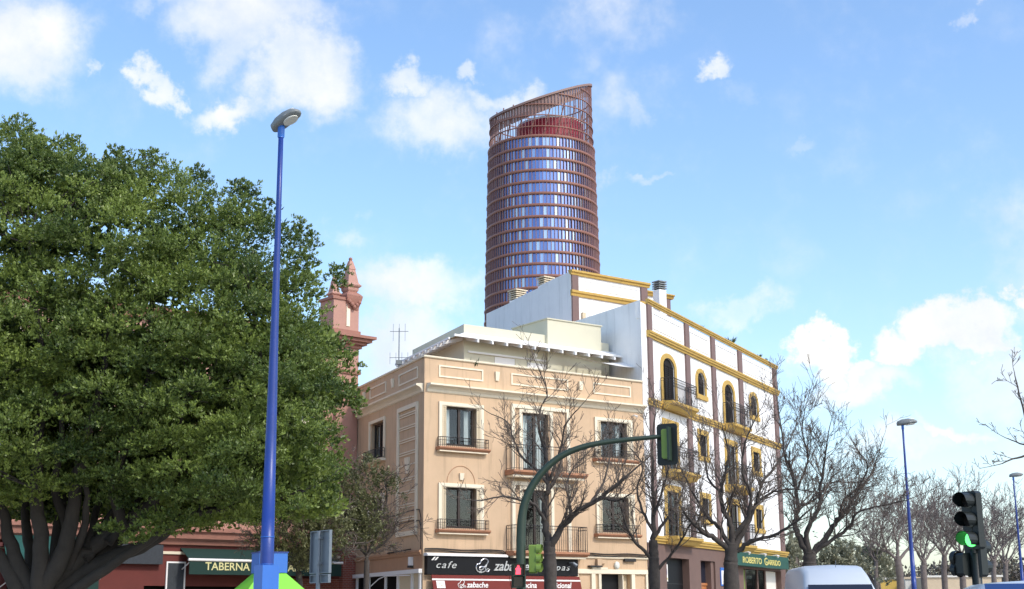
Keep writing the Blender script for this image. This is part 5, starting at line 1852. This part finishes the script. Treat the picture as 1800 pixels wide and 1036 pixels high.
def grow(mbs, p, d, ln, rad, level, maxl, r, up=0.10, wig=0.35, rmin=0.008, kids=(7, 5, 4)):
    n = 4 if level < maxl else 3
    pts = [p.copy()]
    dirs = []
    for k in range(n):
        d = (d + rvec(r) * wig * 0.5 + Vector((0, 0, up))).normalized()
        pts.append(pts[-1] + d * (ln / n))
        dirs.append(d.copy())
    rads = [max(rmin, rad * (1 - 0.75 * k / n)) for k in range(n + 1)]
    mbs[min(level, len(mbs) - 1)].tube(pts, rads, 4 if level < 2 else 3, False)
    if level >= maxl:
        return
    nk = kids[min(level - 1, len(kids) - 1)]
    nk = max(2, int(nk * r.uniform(0.7, 1.3)))
    for j in range(nk):
        s_ = r.uniform(0.25, 1.0)
        i = min(n - 1, int(s_ * n))
        q = pts[i] + (pts[i + 1] - pts[i]) * (s_ * n - i if s_ < 1 else 1)
        dd = side_dir(dirs[i], r.uniform(0.35, 1.0), r)
        grow(mbs, q, dd, ln * r.uniform(0.38, 0.62), max(rmin, rads[i] * 0.6), level + 1, maxl, r, up, wig, rmin, kids)

def bare_tree(label, Y, trunk, limbs, seed, tr=0.2, bark='bark', group='bare trees along the pavement', dens=1.0, maxl=3, spread=1.4, rmin=0.0065, name='bare_tree', tl=1.15, kids=(6, 4, 3)):
    r = random.Random(seed)
    b = at(trunk[0][0], trunk[0][1], Y)
    base = Vector((b.x, Y, 0.12))
    t = thing(name, label, 'tree', base, group)
    P = [base] + [at(x, y, Y) for x, y in trunk[1:]]
    sp = spline(P, 6)
    n = len(sp)
    rad = [tr * (1.25 - 0.25 * min(1, k / 4)) * (1 - 0.28 * k / n) for k in range(n)]
    rad = [q * (1 + 0.07 * math.sin(k * 1.9 + seed)) for k, q in enumerate(rad)]
    MB().tube(sp, rad, 12).build('trunk', bark, t, True)
    mbs = [MB(), MB(), MB()]
    for px, r0, r1, dy in limbs:
        m_ = len(px)
        w = r.uniform(-1, 1)
        P = [at(x, y, Y + dy * (i / max(1, m_ - 1)) ** 1.3 * spread) for i, (x, y) in enumerate(px)]
        sp = spline(P, 5)
        n = len(sp)
        L_ = sum((sp[i + 1] - sp[i]).length for i in range(n - 1))
        rads = [r0 + (r1 - r0) * (i / (n - 1)) ** 0.8 for i in range(n)]
        sp2 = [q + rvec(r) * min(0.04, rads[i] * 0.5) for i, q in enumerate(sp)]
        sp2[0] = sp[0]
        MB().tube(sp2, rads, 8).build('limb', bark, t, True)
        cnt = max(3, int(L_ * 4.6 * dens))
        for j in range(cnt):
            s_ = r.uniform(0.22, 1.0)
            i = min(n - 2, int(s_ * (n - 1)))
            d = (sp[i + 1] - sp[i]).normalized()
            dd = side_dir(d, r.uniform(0.5, 1.15), r)
            dd = (dd + Vector((0, 0, 0.25))).normalized()
            grow(mbs, sp2[i], dd, tl * r.uniform(0.5, 1.25) * (0.75 + 0.5 * (1 - s_)), max(rmin, min(0.035, rads[i] * 0.5)), 1, maxl, r, rmin=rmin, kids=kids)
        grow(mbs, sp2[-1], (sp[-1] - sp[-2]).normalized(), tl * 1.1, r1, 1, maxl, r, rmin=rmin, kids=kids)
    stuff((mbs[1]).build('branches', 'twig' if bark == 'bark' else bark, t))
    stuff((mbs[2]).build('twigs', 'twig' if bark == 'bark' else bark, t))
    return t

bare_tree('bare tree with a forked dark trunk in front of the peach shop', 44, [(968, 1036), (967, 1000), (966, 970), (966, 952)],
    [([(966, 955), (957, 915), (961, 868), (976, 843), (986, 815)], .13, .05, .6), ([(967, 965), (988, 928), (1018, 896), (1057, 874), (1100, 839)], .13, .05, -.9),
     ([(958, 915), (940, 888), (914, 879), (884, 873), (845, 881)], .06, .02, -.8), ([(963, 862), (960, 800), (948, 760), (950, 720), (962, 690), (945, 645)], .065, .015, .5),
     ([(962, 850), (940, 822), (917, 803), (902, 770), (893, 743), (864, 728)], .055, .013, 1.0), ([(966, 845), (985, 790), (995, 746), (1020, 715)], .055, .013, -.6),
     ([(1003, 912), (1000, 880), (996, 850), (1010, 820), (1040, 790)], .05, .015, .8), ([(1040, 882), (1060, 850), (1070, 815), (1075, 775)], .05, .013, .7),
     ([(1057, 874), (1085, 880), (1110, 868)], .05, .02, -.7)], 21, 0.225, tl=1.0, dens=0.9)
bare_tree('slim bare tree at the joint between the peach and white buildings', 47, [(1151, 1036), (1150, 1005), (1149, 975), (1148, 950)],
    [([(1148, 985), (1128, 965), (1108, 940), (1094, 902), (1085, 870)], .08, .02, -.6), ([(1148, 955), (1150, 900), (1148, 850), (1147, 785), (1152, 725)], .10, .02, .4),
     ([(1154, 1003), (1180, 975), (1200, 945), (1216, 918)], .06, .025, -.7), ([(1149, 945), (1170, 915), (1190, 888), (1205, 845)], .07, .018, .9),
     ([(1149, 935), (1130, 900), (1120, 860), (1130, 820), (1108, 788)], .06, .015, .8), ([(1150, 905), (1165, 860), (1177, 810), (1170, 765)], .055, .014, -.7)], 22, 0.20, dens=0.85)
bare_tree('broad bare tree with spreading limbs in front of the white building', 46, [(1287, 1036), (1285, 1010), (1285, 985), (1286, 955)],
    [([(1284, 966), (1262, 950), (1235, 935), (1215, 918), (1200, 896)], .12, .03, -.9), ([(1284, 958), (1262, 925), (1240, 905), (1220, 870), (1200, 830)], .09, .018, .8),
     ([(1286, 960), (1283, 920), (1270, 890), (1270, 850), (1281, 800), (1270, 752)], .12, .018, -.4), ([(1290, 965), (1310, 930), (1328, 890), (1340, 850), (1370, 810), (1392, 768)], .12, .018, .9),
     ([(1296, 970), (1320, 952), (1355, 943), (1385, 928), (1422, 898)], .09, .025, -1.0), ([(1288, 945), (1312, 915), (1320, 870), (1305, 830), (1310, 780), (1332, 728)], .09, .015, -.8),
     ([(1332, 882), (1360, 865), (1395, 860), (1432, 866)], .055, .015, -.6), ([(1270, 870), (1245, 840), (1238, 800), (1222, 760)], .05, .013, .7)], 23, 0.27, dens=1.0)
bare_tree('large bare tree against the sky behind the white van', 50, [(1424, 1036), (1424, 1010), (1423, 990), (1423, 972)],
    [([(1421, 976), (1405, 945), (1398, 920), (1403, 890), (1395, 840), (1380, 800), (1373, 750), (1366, 705)], .14, .015, .8), ([(1421, 975), (1420, 930), (1438, 897), (1442, 860), (1450, 810), (1455, 765)], .12, .018, -.7),
     ([(1427, 973), (1455, 940), (1475, 910), (1490, 895), (1505, 868), (1530, 835), (1545, 795)], .13, .016, .8), ([(1428, 976), (1460, 950), (1495, 925), (1505, 902), (1545, 890), (1592, 880)], .09, .018, -.9),
     ([(1475, 912), (1482, 882), (1510, 855), (1525, 820), (1506, 790)], .06, .014, -.6), ([(1403, 890), (1430, 880), (1460, 850), (1512, 848)], .055, .015, .7), ([(1400, 862), (1420, 810), (1410, 760), (1415, 720)], .05, .013, -.5)], 24, 0.30, dens=1.25, tl=1.15)
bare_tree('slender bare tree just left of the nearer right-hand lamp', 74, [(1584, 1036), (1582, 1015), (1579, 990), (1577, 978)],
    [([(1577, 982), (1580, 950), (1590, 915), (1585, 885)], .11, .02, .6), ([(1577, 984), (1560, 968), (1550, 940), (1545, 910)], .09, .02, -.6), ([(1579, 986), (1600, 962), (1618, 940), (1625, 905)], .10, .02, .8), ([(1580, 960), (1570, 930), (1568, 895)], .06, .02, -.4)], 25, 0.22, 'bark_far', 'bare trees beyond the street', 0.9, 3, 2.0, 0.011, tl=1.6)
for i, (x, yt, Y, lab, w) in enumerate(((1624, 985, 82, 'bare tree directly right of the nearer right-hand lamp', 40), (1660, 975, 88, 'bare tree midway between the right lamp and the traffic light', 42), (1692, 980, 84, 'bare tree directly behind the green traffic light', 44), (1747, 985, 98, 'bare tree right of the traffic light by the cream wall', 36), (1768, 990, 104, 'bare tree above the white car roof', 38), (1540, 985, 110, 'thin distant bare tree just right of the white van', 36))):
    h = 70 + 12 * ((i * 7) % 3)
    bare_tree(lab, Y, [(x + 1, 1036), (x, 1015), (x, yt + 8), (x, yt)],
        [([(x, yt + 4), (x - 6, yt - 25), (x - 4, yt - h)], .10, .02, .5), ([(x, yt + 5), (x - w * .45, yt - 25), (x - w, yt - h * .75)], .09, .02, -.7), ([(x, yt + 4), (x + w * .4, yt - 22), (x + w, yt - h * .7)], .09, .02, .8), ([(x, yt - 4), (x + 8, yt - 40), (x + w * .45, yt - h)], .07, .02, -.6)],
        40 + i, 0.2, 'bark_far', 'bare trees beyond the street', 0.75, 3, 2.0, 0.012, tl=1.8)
bare_tree('bare tree off the right edge whose twigs reach into the sky', 34, [(1905, 1036), (1905, 980), (1902, 920), (1900, 880)],
    [([(1900, 890), (1870, 840), (1830, 805), (1795, 803), (1762, 815)], .07, .012, -.4), ([(1900, 885), (1860, 810), (1815, 770), (1795, 705), (1783, 655)], .07, .010, .5), ([(1880, 850), (1840, 790), (1800, 782), (1768, 770)], .05, .010, .3), ([(1900, 885), (1905, 800), (1890, 700)], .08, .012, .5)], 60, 0.2, dens=0.45, tl=0.55, maxl=3, kids=(4, 3, 3))

# ------------------------------------------------------------------ leaf crowns
def poly_sd(px, py, poly):
    """inside test and distance to the outline"""
    inside = False
    best = 1e9
    n = len(poly)
    for i in range(n):
        x1, y1 = poly[i]
        x2, y2 = poly[(i + 1) % n]
        if (y1 > py) != (y2 > py) and px < (x2 - x1) * (py - y1) / (y2 - y1) + x1:
            inside = not inside
        dx, dy = x2 - x1, y2 - y1
        s_ = max(0, min(1, ((px - x1) * dx + (py - y1) * dy) / (dx * dx + dy * dy)))
        best = min(best, math.hypot(px - x1 - dx * s_, py - y1 - dy * s_))
    return inside, best

def crown(name, parent, poly, Y, half, dmax, nclump, per, rad, leaf, material, seed, lump=0.55, thr=-0.15, extra=(), width=0.26, tone0=0.0):
    """leaf clumps spread through a rounded volume; each clump is a spray of upward shoots"""
    r = random.Random(seed)
    xs = [p[0] for p in poly]
    ys = [p[1] for p in poly]
    cen = []
    tries = 0
    while len(cen) < nclump and tries < nclump * 30:
        tries += 1
        x, y = r.uniform(min(xs), max(xs)), r.uniform(min(ys), max(ys))
        ins, d = poly_sd(x, y, poly)
        if not ins or d < 4:
            continue
        h = half * math.sqrt(max(0.02, 1 - (1 - min(1, d / dmax)) ** 2))
        dy = -h * (r.random() ** 0.30) if r.random() < 0.62 else r.uniform(-h, h)
        p = at(x, y, Y + dy)
        if noise.noise(p * lump) < thr:
            continue
        cen.append((p, dy / half))
    for x, y, dy in extra:
        cen.append((at(x, y, Y + dy), -0.2))
    g = np.random.default_rng(seed)
    C_, D_, S_, T_ = [], [], [], []
    mid = at(sum(xs) / len(xs), sum(ys) / len(ys), Y)
    for p, dn in cen:
        outw = (p - mid)
        outw = Vector((outw.x * .5, outw.y, outw.z * .6)).normalized()
        m_ = int(per * r.uniform(0.6, 1.4))
        tone = tone0 + max(-0.2, min(0.6, 0.18 + 0.5 * noise.noise(p * 0.8 + Vector((9, 3, 1))) + r.uniform(-0.12, 0.15)))
        ns = max(3, m_ // 14)
        ax = np.array((outw * 0.55 + Vector((0.1, -0.1, 0.8))).normalized())
        rr = rad * r.uniform(0.6, 1.3)
        shoots = g.normal(size=(ns, 3)) * np.array([rr * .55, rr * .55, rr * .42])
        sdir = ax + g.normal(size=(ns, 3)) * 0.35
        sdir /= np.linalg.norm(sdir, axis=1, keepdims=True)
        k = g.integers(0, ns, m_)
        along = g.uniform(-0.5, 1.0, m_)[:, None] * rr * 0.45
        C_.append(np.array(p) + shoots[k] + sdir[k] * along + g.normal(size=(m_, 3)) * 0.02)
        D_.append(sdir[k] * 0.7 + g.normal(size=(m_, 3)) * 0.55)
        S_.append(g.uniform(0.6, 1.2, m_) * leaf)
        T_.append(np.full(m_, tone) + 0.25 * (along[:, 0] / (rr * .45)))
    C_, D_, S_, T_ = np.concatenate(C_), np.concatenate(D_), np.concatenate(S_), np.concatenate(T_)
    o = leaf_object(name, leaf_arrays(C_, D_, S_, width, 0.10, seed), T_ - 0.1, material, parent)
    return o, [c[0] for c in cen]

def lumpy_crown(name, parent, poly, Y, half, dmax, nclump, per, material, seed, sprigs, leaf=0.078):
    """dense rounded tufts: the leaves of each tuft sit on the outer skin of a small dome, pointing out and up"""
    r = random.Random(seed)
    g = np.random.default_rng(seed)
    xs = [p[0] for p in poly]
    ys = [p[1] for p in poly]
    cen = []
    tries = 0
    grid = {}
    while len(cen) < nclump and tries < 16000:
        tries += 1
        x, y = r.uniform(min(xs), max(xs)), r.uniform(min(ys), max(ys))
        ins, d = poly_sd(x, y, poly)
        if not ins or d < 12:
            continue
        h = half * math.sqrt(max(0.02, 1 - (1 - min(1, d / dmax)) ** 2))
        dy = -h * (0.75 + 0.25 * r.random()) + 0.9 * noise.noise(Vector((x, y, 3.0)) * 0.011)
        if noise.noise(Vector((x, y, 0.0)) * 0.016) < -0.34:
            continue
        p = at(x, y, Y + dy)
        rad = r.uniform(0.36, 0.74) * (0.75 if d < 40 else 1)
        c = (int(p.x // 1.6), int(p.y // 1.6), int(p.z // 1.6))
        ok = True
        for a_ in (-1, 0, 1):
            for b_ in (-1, 0, 1):
                for c_ in (-1, 0, 1):
                    for p2, r2 in grid.get((c[0] + a_, c[1] + b_, c[2] + c_), ()):
                        if (p - p2).length < 0.74 * (rad + r2):
                            ok = False
        if not ok:
            continue
        grid.setdefault(c, []).append((p, rad))
        cen.append((p, rad, 1.0, 1.0))
    for k in range(760):
        x, y = r.uniform(-200, 610), r.uniform(240, 945)
        ins, d = poly_sd(x, y, poly)
        if ins and d > 30 and noise.noise(Vector((x, y, 0.0)) * 0.016) > -0.22:
            h = half * math.sqrt(max(0.02, 1 - (1 - min(1, d / dmax)) ** 2))
            cen.append((at(x, y, Y + h * r.uniform(-0.5, 0.5)), r.uniform(0.45, 0.75), 0.3, 2.0))
    # inner and rear boughs, sparser, that close the crown
    for k in range(420):
        x, y = r.uniform(-60, 600), r.uniform(600, 945)
        ins, d = poly_sd(x, y, poly)
        if ins and d > 10:
            cen.append((at(x, y, Y + r.uniform(0.8, 3.2)), r.uniform(0.45, 0.7), 0.3, 2.0))
    for k in range(150):
        x = r.uniform(-80, 575)
        cen.append((at(x, r.uniform(845, 925 if x < 420 else 912), Y + r.uniform(1.2, 3.4)), r.uniform(0.4, 0.62), 0.3, 1.9))
    for x, y, dy in sprigs:
        cen.append((at(x, y, Y + dy), r.uniform(0.14, 0.28), 0.7, 1.0))
    C_, D_, S_, T_, N_ = [], [], [], [], []
    for p, rad, q, big in cen:
        m_ = int(per * q * (rad / 0.5) ** 1.7)
        tone = max(-0.15, min(0.62, 0.22 + 0.5 * noise.noise(p * 0.45 + Vector((9, 3, 1))) + r.uniform(-0.28, 0.26)))
        v = g.normal(size=(m_, 3))
        v /= np.linalg.norm(v, axis=1, keepdims=True)
        v[:, 2] = np.where(v[:, 2] < -0.2, -v[:, 2], v[:, 2])
        # the dome is broken into shoots
        ns = max(5, m_ // 15)
        sh = g.normal(size=(ns, 3))
        sh /= np.linalg.norm(sh, axis=1, keepdims=True)
        sh[:, 2] = np.where(sh[:, 2] < -0.25, -sh[:, 2], sh[:, 2])
        k = np.argmax(v @ sh.T, axis=1)
        dr = sh[k] * 0.78 + v * 0.30
        rr = rad * (0.5 + 0.6 * g.random(m_))[:, None] * (0.75 + 0.5 * g.random(ns))[k][:, None]
        C_.append(np.array(p) + dr * rr * np.array([1.1, 1.1, 0.9]))
        D_.append(dr * 0.6 + np.array([0, 0, 0.35]) + g.normal(size=(m_, 3)) * 0.5)
        N_.append(dr + np.array([0.25, -0.25, 0.55]))
        S_.append(g.uniform(0.6, 1.3, m_) * leaf * big)
        T_.append(tone + 0.35 * (rr[:, 0] / rad - 0.8))
    C_, D_, S_, T_, N_ = (np.concatenate(q) for q in (C_, D_, S_, T_, N_))
    print('leaves', len(C_))
    o = leaf_object(name, leaf_arrays(C_, D_, S_, 0.27, 0.10, seed, N_), T_, material, parent)
    return o, [c[0] for c in cen]

def ficus():
    Y = 36.0
    base = at(72, 1036, Y)
    base = Vector((base.x, Y, 0.10))
    t = thing('ficus_tree', 'huge dense dark green evergreen tree filling the left side', 'tree', base)
    MB().tube([base, base + Vector((-0.05, 0, 0.5)), base + Vector((0.0, 0, 0.9)), base + Vector((0.0, 0, 1.2)), base + Vector((0.0, 0, 1.45))], [0.95, 0.72, 0.62, 0.6, 0.45], 14).build('trunk', 'ficus_bark', t, True)
    limbs = [([(72, 1105), (125, 1010), (172, 940), (215, 870), (235, 800)], .25, .07, .9), ([(76, 1105), (150, 1005), (230, 932), (300, 880), (360, 830)], .27, .06, 1.4), ([(78, 1105), (135, 1035), (220, 978), (290, 932), (350, 897)], .21, .06, -.9),
             ([(70, 1105), (58, 1000), (45, 920), (50, 840)], .25, .08, 1.2), ([(72, 1105), (96, 990), (106, 900), (136, 820)], .24, .07, 1.6), ([(68, 1105), (20, 1010), (-30, 940), (-60, 860)], .3, .08, -.6), ([(190, 955), (240, 890), (252, 820)], .14, .05, 1.0),
             ([(118, 1000), (150, 920), (152, 850)], .16, .06, -1.0), ([(150, 985), (200, 930), (280, 905), (330, 870)], .13, .05, 1.8), ([(72, 1105), (75, 1042), (110, 975), (128, 900), (140, 820), (160, 740), (185, 640), (190, 540)], .34, .05, -1.6), ([(72, 1105), (80, 1045), (150, 970), (215, 925), (270, 880), (330, 800), (370, 700), (390, 590)], .36, .05, .5),
             ([(72, 1105), (85, 1050), (190, 985), (260, 955), (330, 905), (430, 840), (500, 760), (540, 660)], .30, .05, .8), ([(72, 1105), (60, 1042), (25, 975), (5, 900), (-20, 820), (-30, 700)], .32, .05, -.5),
             ([(72, 1105), (70, 1042), (72, 940), (62, 860), (70, 760), (80, 650), (60, 540), (50, 430)], .30, .04, -2.2), ([(120, 930), (95, 850), (110, 780), (100, 700)], .16, .04, -2.0), ([(215, 925), (200, 850), (230, 770), (260, 660), (265, 540)], .18, .04, -1.8),
             ([(330, 905), (400, 895), (470, 880), (540, 860)], .14, .03, -.6), ([(150, 970), (170, 900), (175, 840)], .16, .05, 1.2), ([(270, 880), (300, 840), (310, 770), (330, 690)], .14, .04, -2.2), ([(430, 840), (450, 740), (455, 620), (440, 520)], .14, .03, -1.4)]
    r = random.Random(5)
    for px, r0, r1, dy in limbs:
        m_ = len(px)
        P = [at(x, y, Y + dy * i / (m_ - 1)) for i, (x, y) in enumerate(px)]
        sp = spline(P, 5)
        MB().tube([q + rvec(r) * 0.03 for q in sp], [r0 + (r1 - r0) * (i / (len(sp) - 1)) ** .7 for i in range(len(sp))], 9).build('limb', 'ficus_bark', t, True)
    poly = [(-260, 330), (-140, 250), (-40, 225), (20, 222), (60, 242), (110, 262), (150, 276), (205, 282), (235, 300), (275, 300), (310, 318), (350, 322), (375, 348), (415, 345), (445, 362), (470, 388), (500, 405), (530, 418), (548, 450), (556, 480), (562, 520), (572, 560), (584, 610), (594, 660), (602, 710), (588, 750), (584, 790), (578, 830), (572, 880), (556, 912), (530, 935), (470, 938), (430, 932), (395, 938), (350, 942), (300, 950), (265, 950), (240, 925), (200, 905), (160, 890), (110, 885), (60, 895), (10, 905), (-60, 915), (-260, 900)]
    sprigs = []
    for x, y in ((12, 222), (30, 225), (60, 240), (118, 258), (132, 256), (205, 272), (214, 276), (262, 284), (272, 280), (300, 300), (348, 306), (356, 316), (415, 332), (432, 330), (442, 345), (466, 364), (520, 400), (534, 408), (548, 425), (588, 492), (602, 482), (612, 690), (628, 712), (618, 640), (596, 800), (588, 850)):
        for k in range(4):
            sprigs.append((x + r.uniform(-7, 7), y - 8 + 9 * k + r.uniform(-3, 3), r.uniform(-.5, .5)))
    for x, y in ((190, 940), (230, 945), (270, 940), (240, 955), (210, 930), (300, 935), (320, 925)):
        for k in range(3):
            sprigs.append((x + r.uniform(-14, 14), y + r.uniform(-8, 8), -2.0 + r.uniform(-.4, .4)))
    o, cen = lumpy_crown('foliage', t, poly, Y, 4.4, 200, 1400, 800, 'ficus_leaf', 31, sprigs)
    stuff(o)
    # pale inner boughs that carry the clumps
    mb = MB()
    ends = [at(x, y, Y + dy) for px, r0, r1, dy in limbs for x, y in px[3:]]
    for k in range(130):
        c = cen[r.randrange(len(cen))]
        e = min(ends, key=lambda q: (q - c).length)
        m1 = e.lerp(c, 0.5) + rvec(r) * 0.25 + Vector((0, 0, 0.15))
        mb.tube(spline([e, m1, c], 4), [0.024, 0.023, 0.022, 0.02, 0.018, 0.016, 0.014, 0.012, 0.01], 5, False)
    stuff(mb.build('boughs', 'ficus_bark', t))
ficus()

def thin_tree(label, Y, poly, base_px, limbs, n, seed, leafmat='olive_leaf', leaf=0.10):
    b = at(base_px, 1036, Y)
    base = Vector((b.x, Y, 0.12))
    t = thing('olive_tree', label, 'tree', base)
    r = random.Random(seed)
    P = [base, base + Vector((0.05, 0, 1.2)), at(limbs[0][0][0], limbs[0][0][1], Y)]
    MB().tube(spline(P, 5), [0.14 - 0.005 * k for k in range(11)], 9).build('trunk', 'bark', t, True)
    mbs = [MB(), MB(), MB()]
    for px in limbs:
        Q = [at(x, y, Y + (i - 1) * r.uniform(-.5, .5)) for i, (x, y) in enumerate(px)]
        Q[0] = at(px[0][0], px[0][1], Y)
        sp = spline(Q, 4)
        MB().tube(sp, [0.06 - 0.045 * k / len(sp) for k in range(len(sp))], 7).build('limb', 'bark', t, True)
        for k in range(16):
            i = r.randrange(1, len(sp) - 1)
            grow(mbs, sp[i], side_dir((sp[i + 1] - sp[i]).normalized(), r.uniform(.4, 1.2), r), r.uniform(.5, 1.2), 0.02, 1, 3, r, up=0.02, kids=(5, 4, 3))
    stuff(mbs[1].build('branches', 'twig', t))
    stuff(mbs[2].build('twigs', 'twig', t))
    o, _ = crown('foliage', t, poly, Y, 1.3, 50, n, 34, 0.34, leaf, leafmat, seed, 1.3, -0.05)
    stuff(o)
thin_tree('thin olive-green tree against the shaded side of the peach building', 47, [(600, 830), (625, 805), (660, 812), (690, 840), (702, 880), (692, 920), (690, 955), (655, 962), (630, 965), (605, 950), (590, 900)], 640, [[(645, 985), (640, 940), (630, 880), (625, 830)], [(645, 980), (665, 930), (680, 880), (675, 840)], [(644, 975), (620, 950), (600, 910)], [(646, 975), (680, 950), (698, 930)]], 260, 71)
thin_tree('straggly olive-green tree below the big tree behind the lamp post', 43, [(430, 905), (470, 885), (520, 880), (570, 890), (610, 900), (618, 940), (600, 985), (560, 1000), (510, 1005), (465, 985), (440, 960), (425, 930)], 530, [[(525, 1005), (520, 965), (500, 930), (480, 900)], [(525, 1005), (545, 960), (560, 920), (570, 890)], [(525, 1000), (560, 970), (595, 940)], [(524, 1000), (490, 970), (450, 940)]], 330, 72)

def far_tree(label, Y, poly, x, seed, n=110, leafmat='far_leaf', leaf=0.26):
    b = at(x, 1036, Y)
    base = Vector((b.x, Y, 0))
    t = thing('evergreen_tree', label, 'tree', base, 'green trees in the distance')
    cyy = sum(p[1] for p in poly) / len(poly)
    top = at(x, cyy, Y)
    MB().tube([base, base.lerp(top, .5) + Vector((.2, 0, 0)), top], [0.25, 0.2, 0.1], 8).build('trunk', 'bark_far', t, True)
    r = random.Random(seed)
    for k in range(5):
        q = at(x + r.uniform(-30, 30), cyy + r.uniform(-20, 5), Y)
        MB().tube([base.lerp(top, .6), base.lerp(q, .8) + Vector((0, 0, .2)), q], [0.1, 0.07, 0.03], 6).build('limb', 'bark_far', t)
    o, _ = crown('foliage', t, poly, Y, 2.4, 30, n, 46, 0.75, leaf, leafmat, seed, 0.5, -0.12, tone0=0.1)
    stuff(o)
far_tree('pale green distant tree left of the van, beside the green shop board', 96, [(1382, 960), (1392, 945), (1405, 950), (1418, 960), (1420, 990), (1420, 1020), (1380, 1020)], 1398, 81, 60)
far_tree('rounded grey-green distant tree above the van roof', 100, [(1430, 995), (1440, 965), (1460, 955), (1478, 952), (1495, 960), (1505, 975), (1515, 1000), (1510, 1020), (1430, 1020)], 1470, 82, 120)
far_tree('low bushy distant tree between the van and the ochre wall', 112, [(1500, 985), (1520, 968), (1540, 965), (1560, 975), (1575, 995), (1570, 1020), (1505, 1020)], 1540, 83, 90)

# far wood along the horizon
def far_wood():
    g = np.random.default_rng(5)
    n = 90000
    x = g.uniform(20, 150, n)
    y = 190 + g.uniform(-8, 20, n)
    top = 7.3 + 1.1 * np.sin(x * 0.21) + 0.8 * np.sin(x * 0.53 + 1) + 0.5 * np.sin(x * 1.1)
    z = g.uniform(0.0, 1.0, n) ** 0.8 * top
    C_ = np.stack([x, y, z], 1)
    D_ = g.normal(size=(n, 3)) + np.array([0, 0, 0.6])
    q = leaf_arrays(C_, D_, g.uniform(0.25, 0.75, n), 0.3, 0.1, 5)
    o = leaf_object('far_wood', q, g.uniform(-0.2, 0.5, n), 'far_wood', None)
    o['kind'] = 'stuff'
    o['label'] = 'brown leafless wood along the horizon at the right'
    o['category'] = 'wood'
far_wood()

# ------------------------------------------------------------------ low walls and sheds at the far right
def low_block(name, label, x0, x1, ytop, Y, material, wins, dep=6, cat='wall'):
    a, b = at(x0, 1036, Y), at(x1, 1036, Y)
    f = Fr((a.x, Y), 0)
    zt = at((x0 + x1) / 2, ytop, Y).z
    ln = b.x - a.x
    t = thing(name, label, cat, (a.x, Y, 0))
    wall(f, 0, ln, 0, zt, wins, 0.12).build('wall', material, t)
    mb = MB()
    mb.quad(f(0, 0, 0), f(0, -dep, 0), f(0, -dep, zt), f(0, 0, zt))
    mb.quad(f(ln, 0, 0), f(ln, -dep, 0), f(ln, -dep, zt), f(ln, 0, zt))
    mb.quad(f(0, -dep, 0), f(ln, -dep, 0), f(ln, -dep, zt), f(0, -dep, zt))
    mb.quad(f(0, 0, zt - .02), f(ln, 0, zt - .02), f(ln, -dep, zt - .02), f(0, -dep, zt - .02))
    mb.build('wall', material, t)
    MB().box(f, -0.1, ln + 0.1, -0.15, 0.12, zt + 0.001, zt + 0.16).build('coping', 'far_white' if material != 'far_white' else 'far_cream', t)
    for w_ in wins:
        wi = frame_ring(f, w_[0], w_[1], w_[2], w_[3], 0.12, -0.11, -0.04).build('window', 'white_wood', t)
        MB().box(f, w_[0] + .12, w_[1] - .12, -0.10, -0.08, w_[2] + .12, w_[3] - .12).build('pane', 'car_glass', wi)
    return t
low_block('low_building', 'low ochre yellow building just right of the van', 1535, 1592, 1019, 118, 'far_yellow', [(0.6, 1.15, 2.0, 3.2), (1.3, 1.85, 2.0, 3.2)], cat='building')
low_block('garden_wall', 'short whitish wall beside the ochre building', 1592, 1622, 1018, 117, 'far_white', [])
low_block('garden_wall', 'long cream wall behind the bare trees at right', 1623, 1762, 1015, 115, 'far_cream', [])
low_block('low_building', 'small grey shed between the white building and the van', 1376, 1402, 1022, 100, 'kerb', [], cat='building')
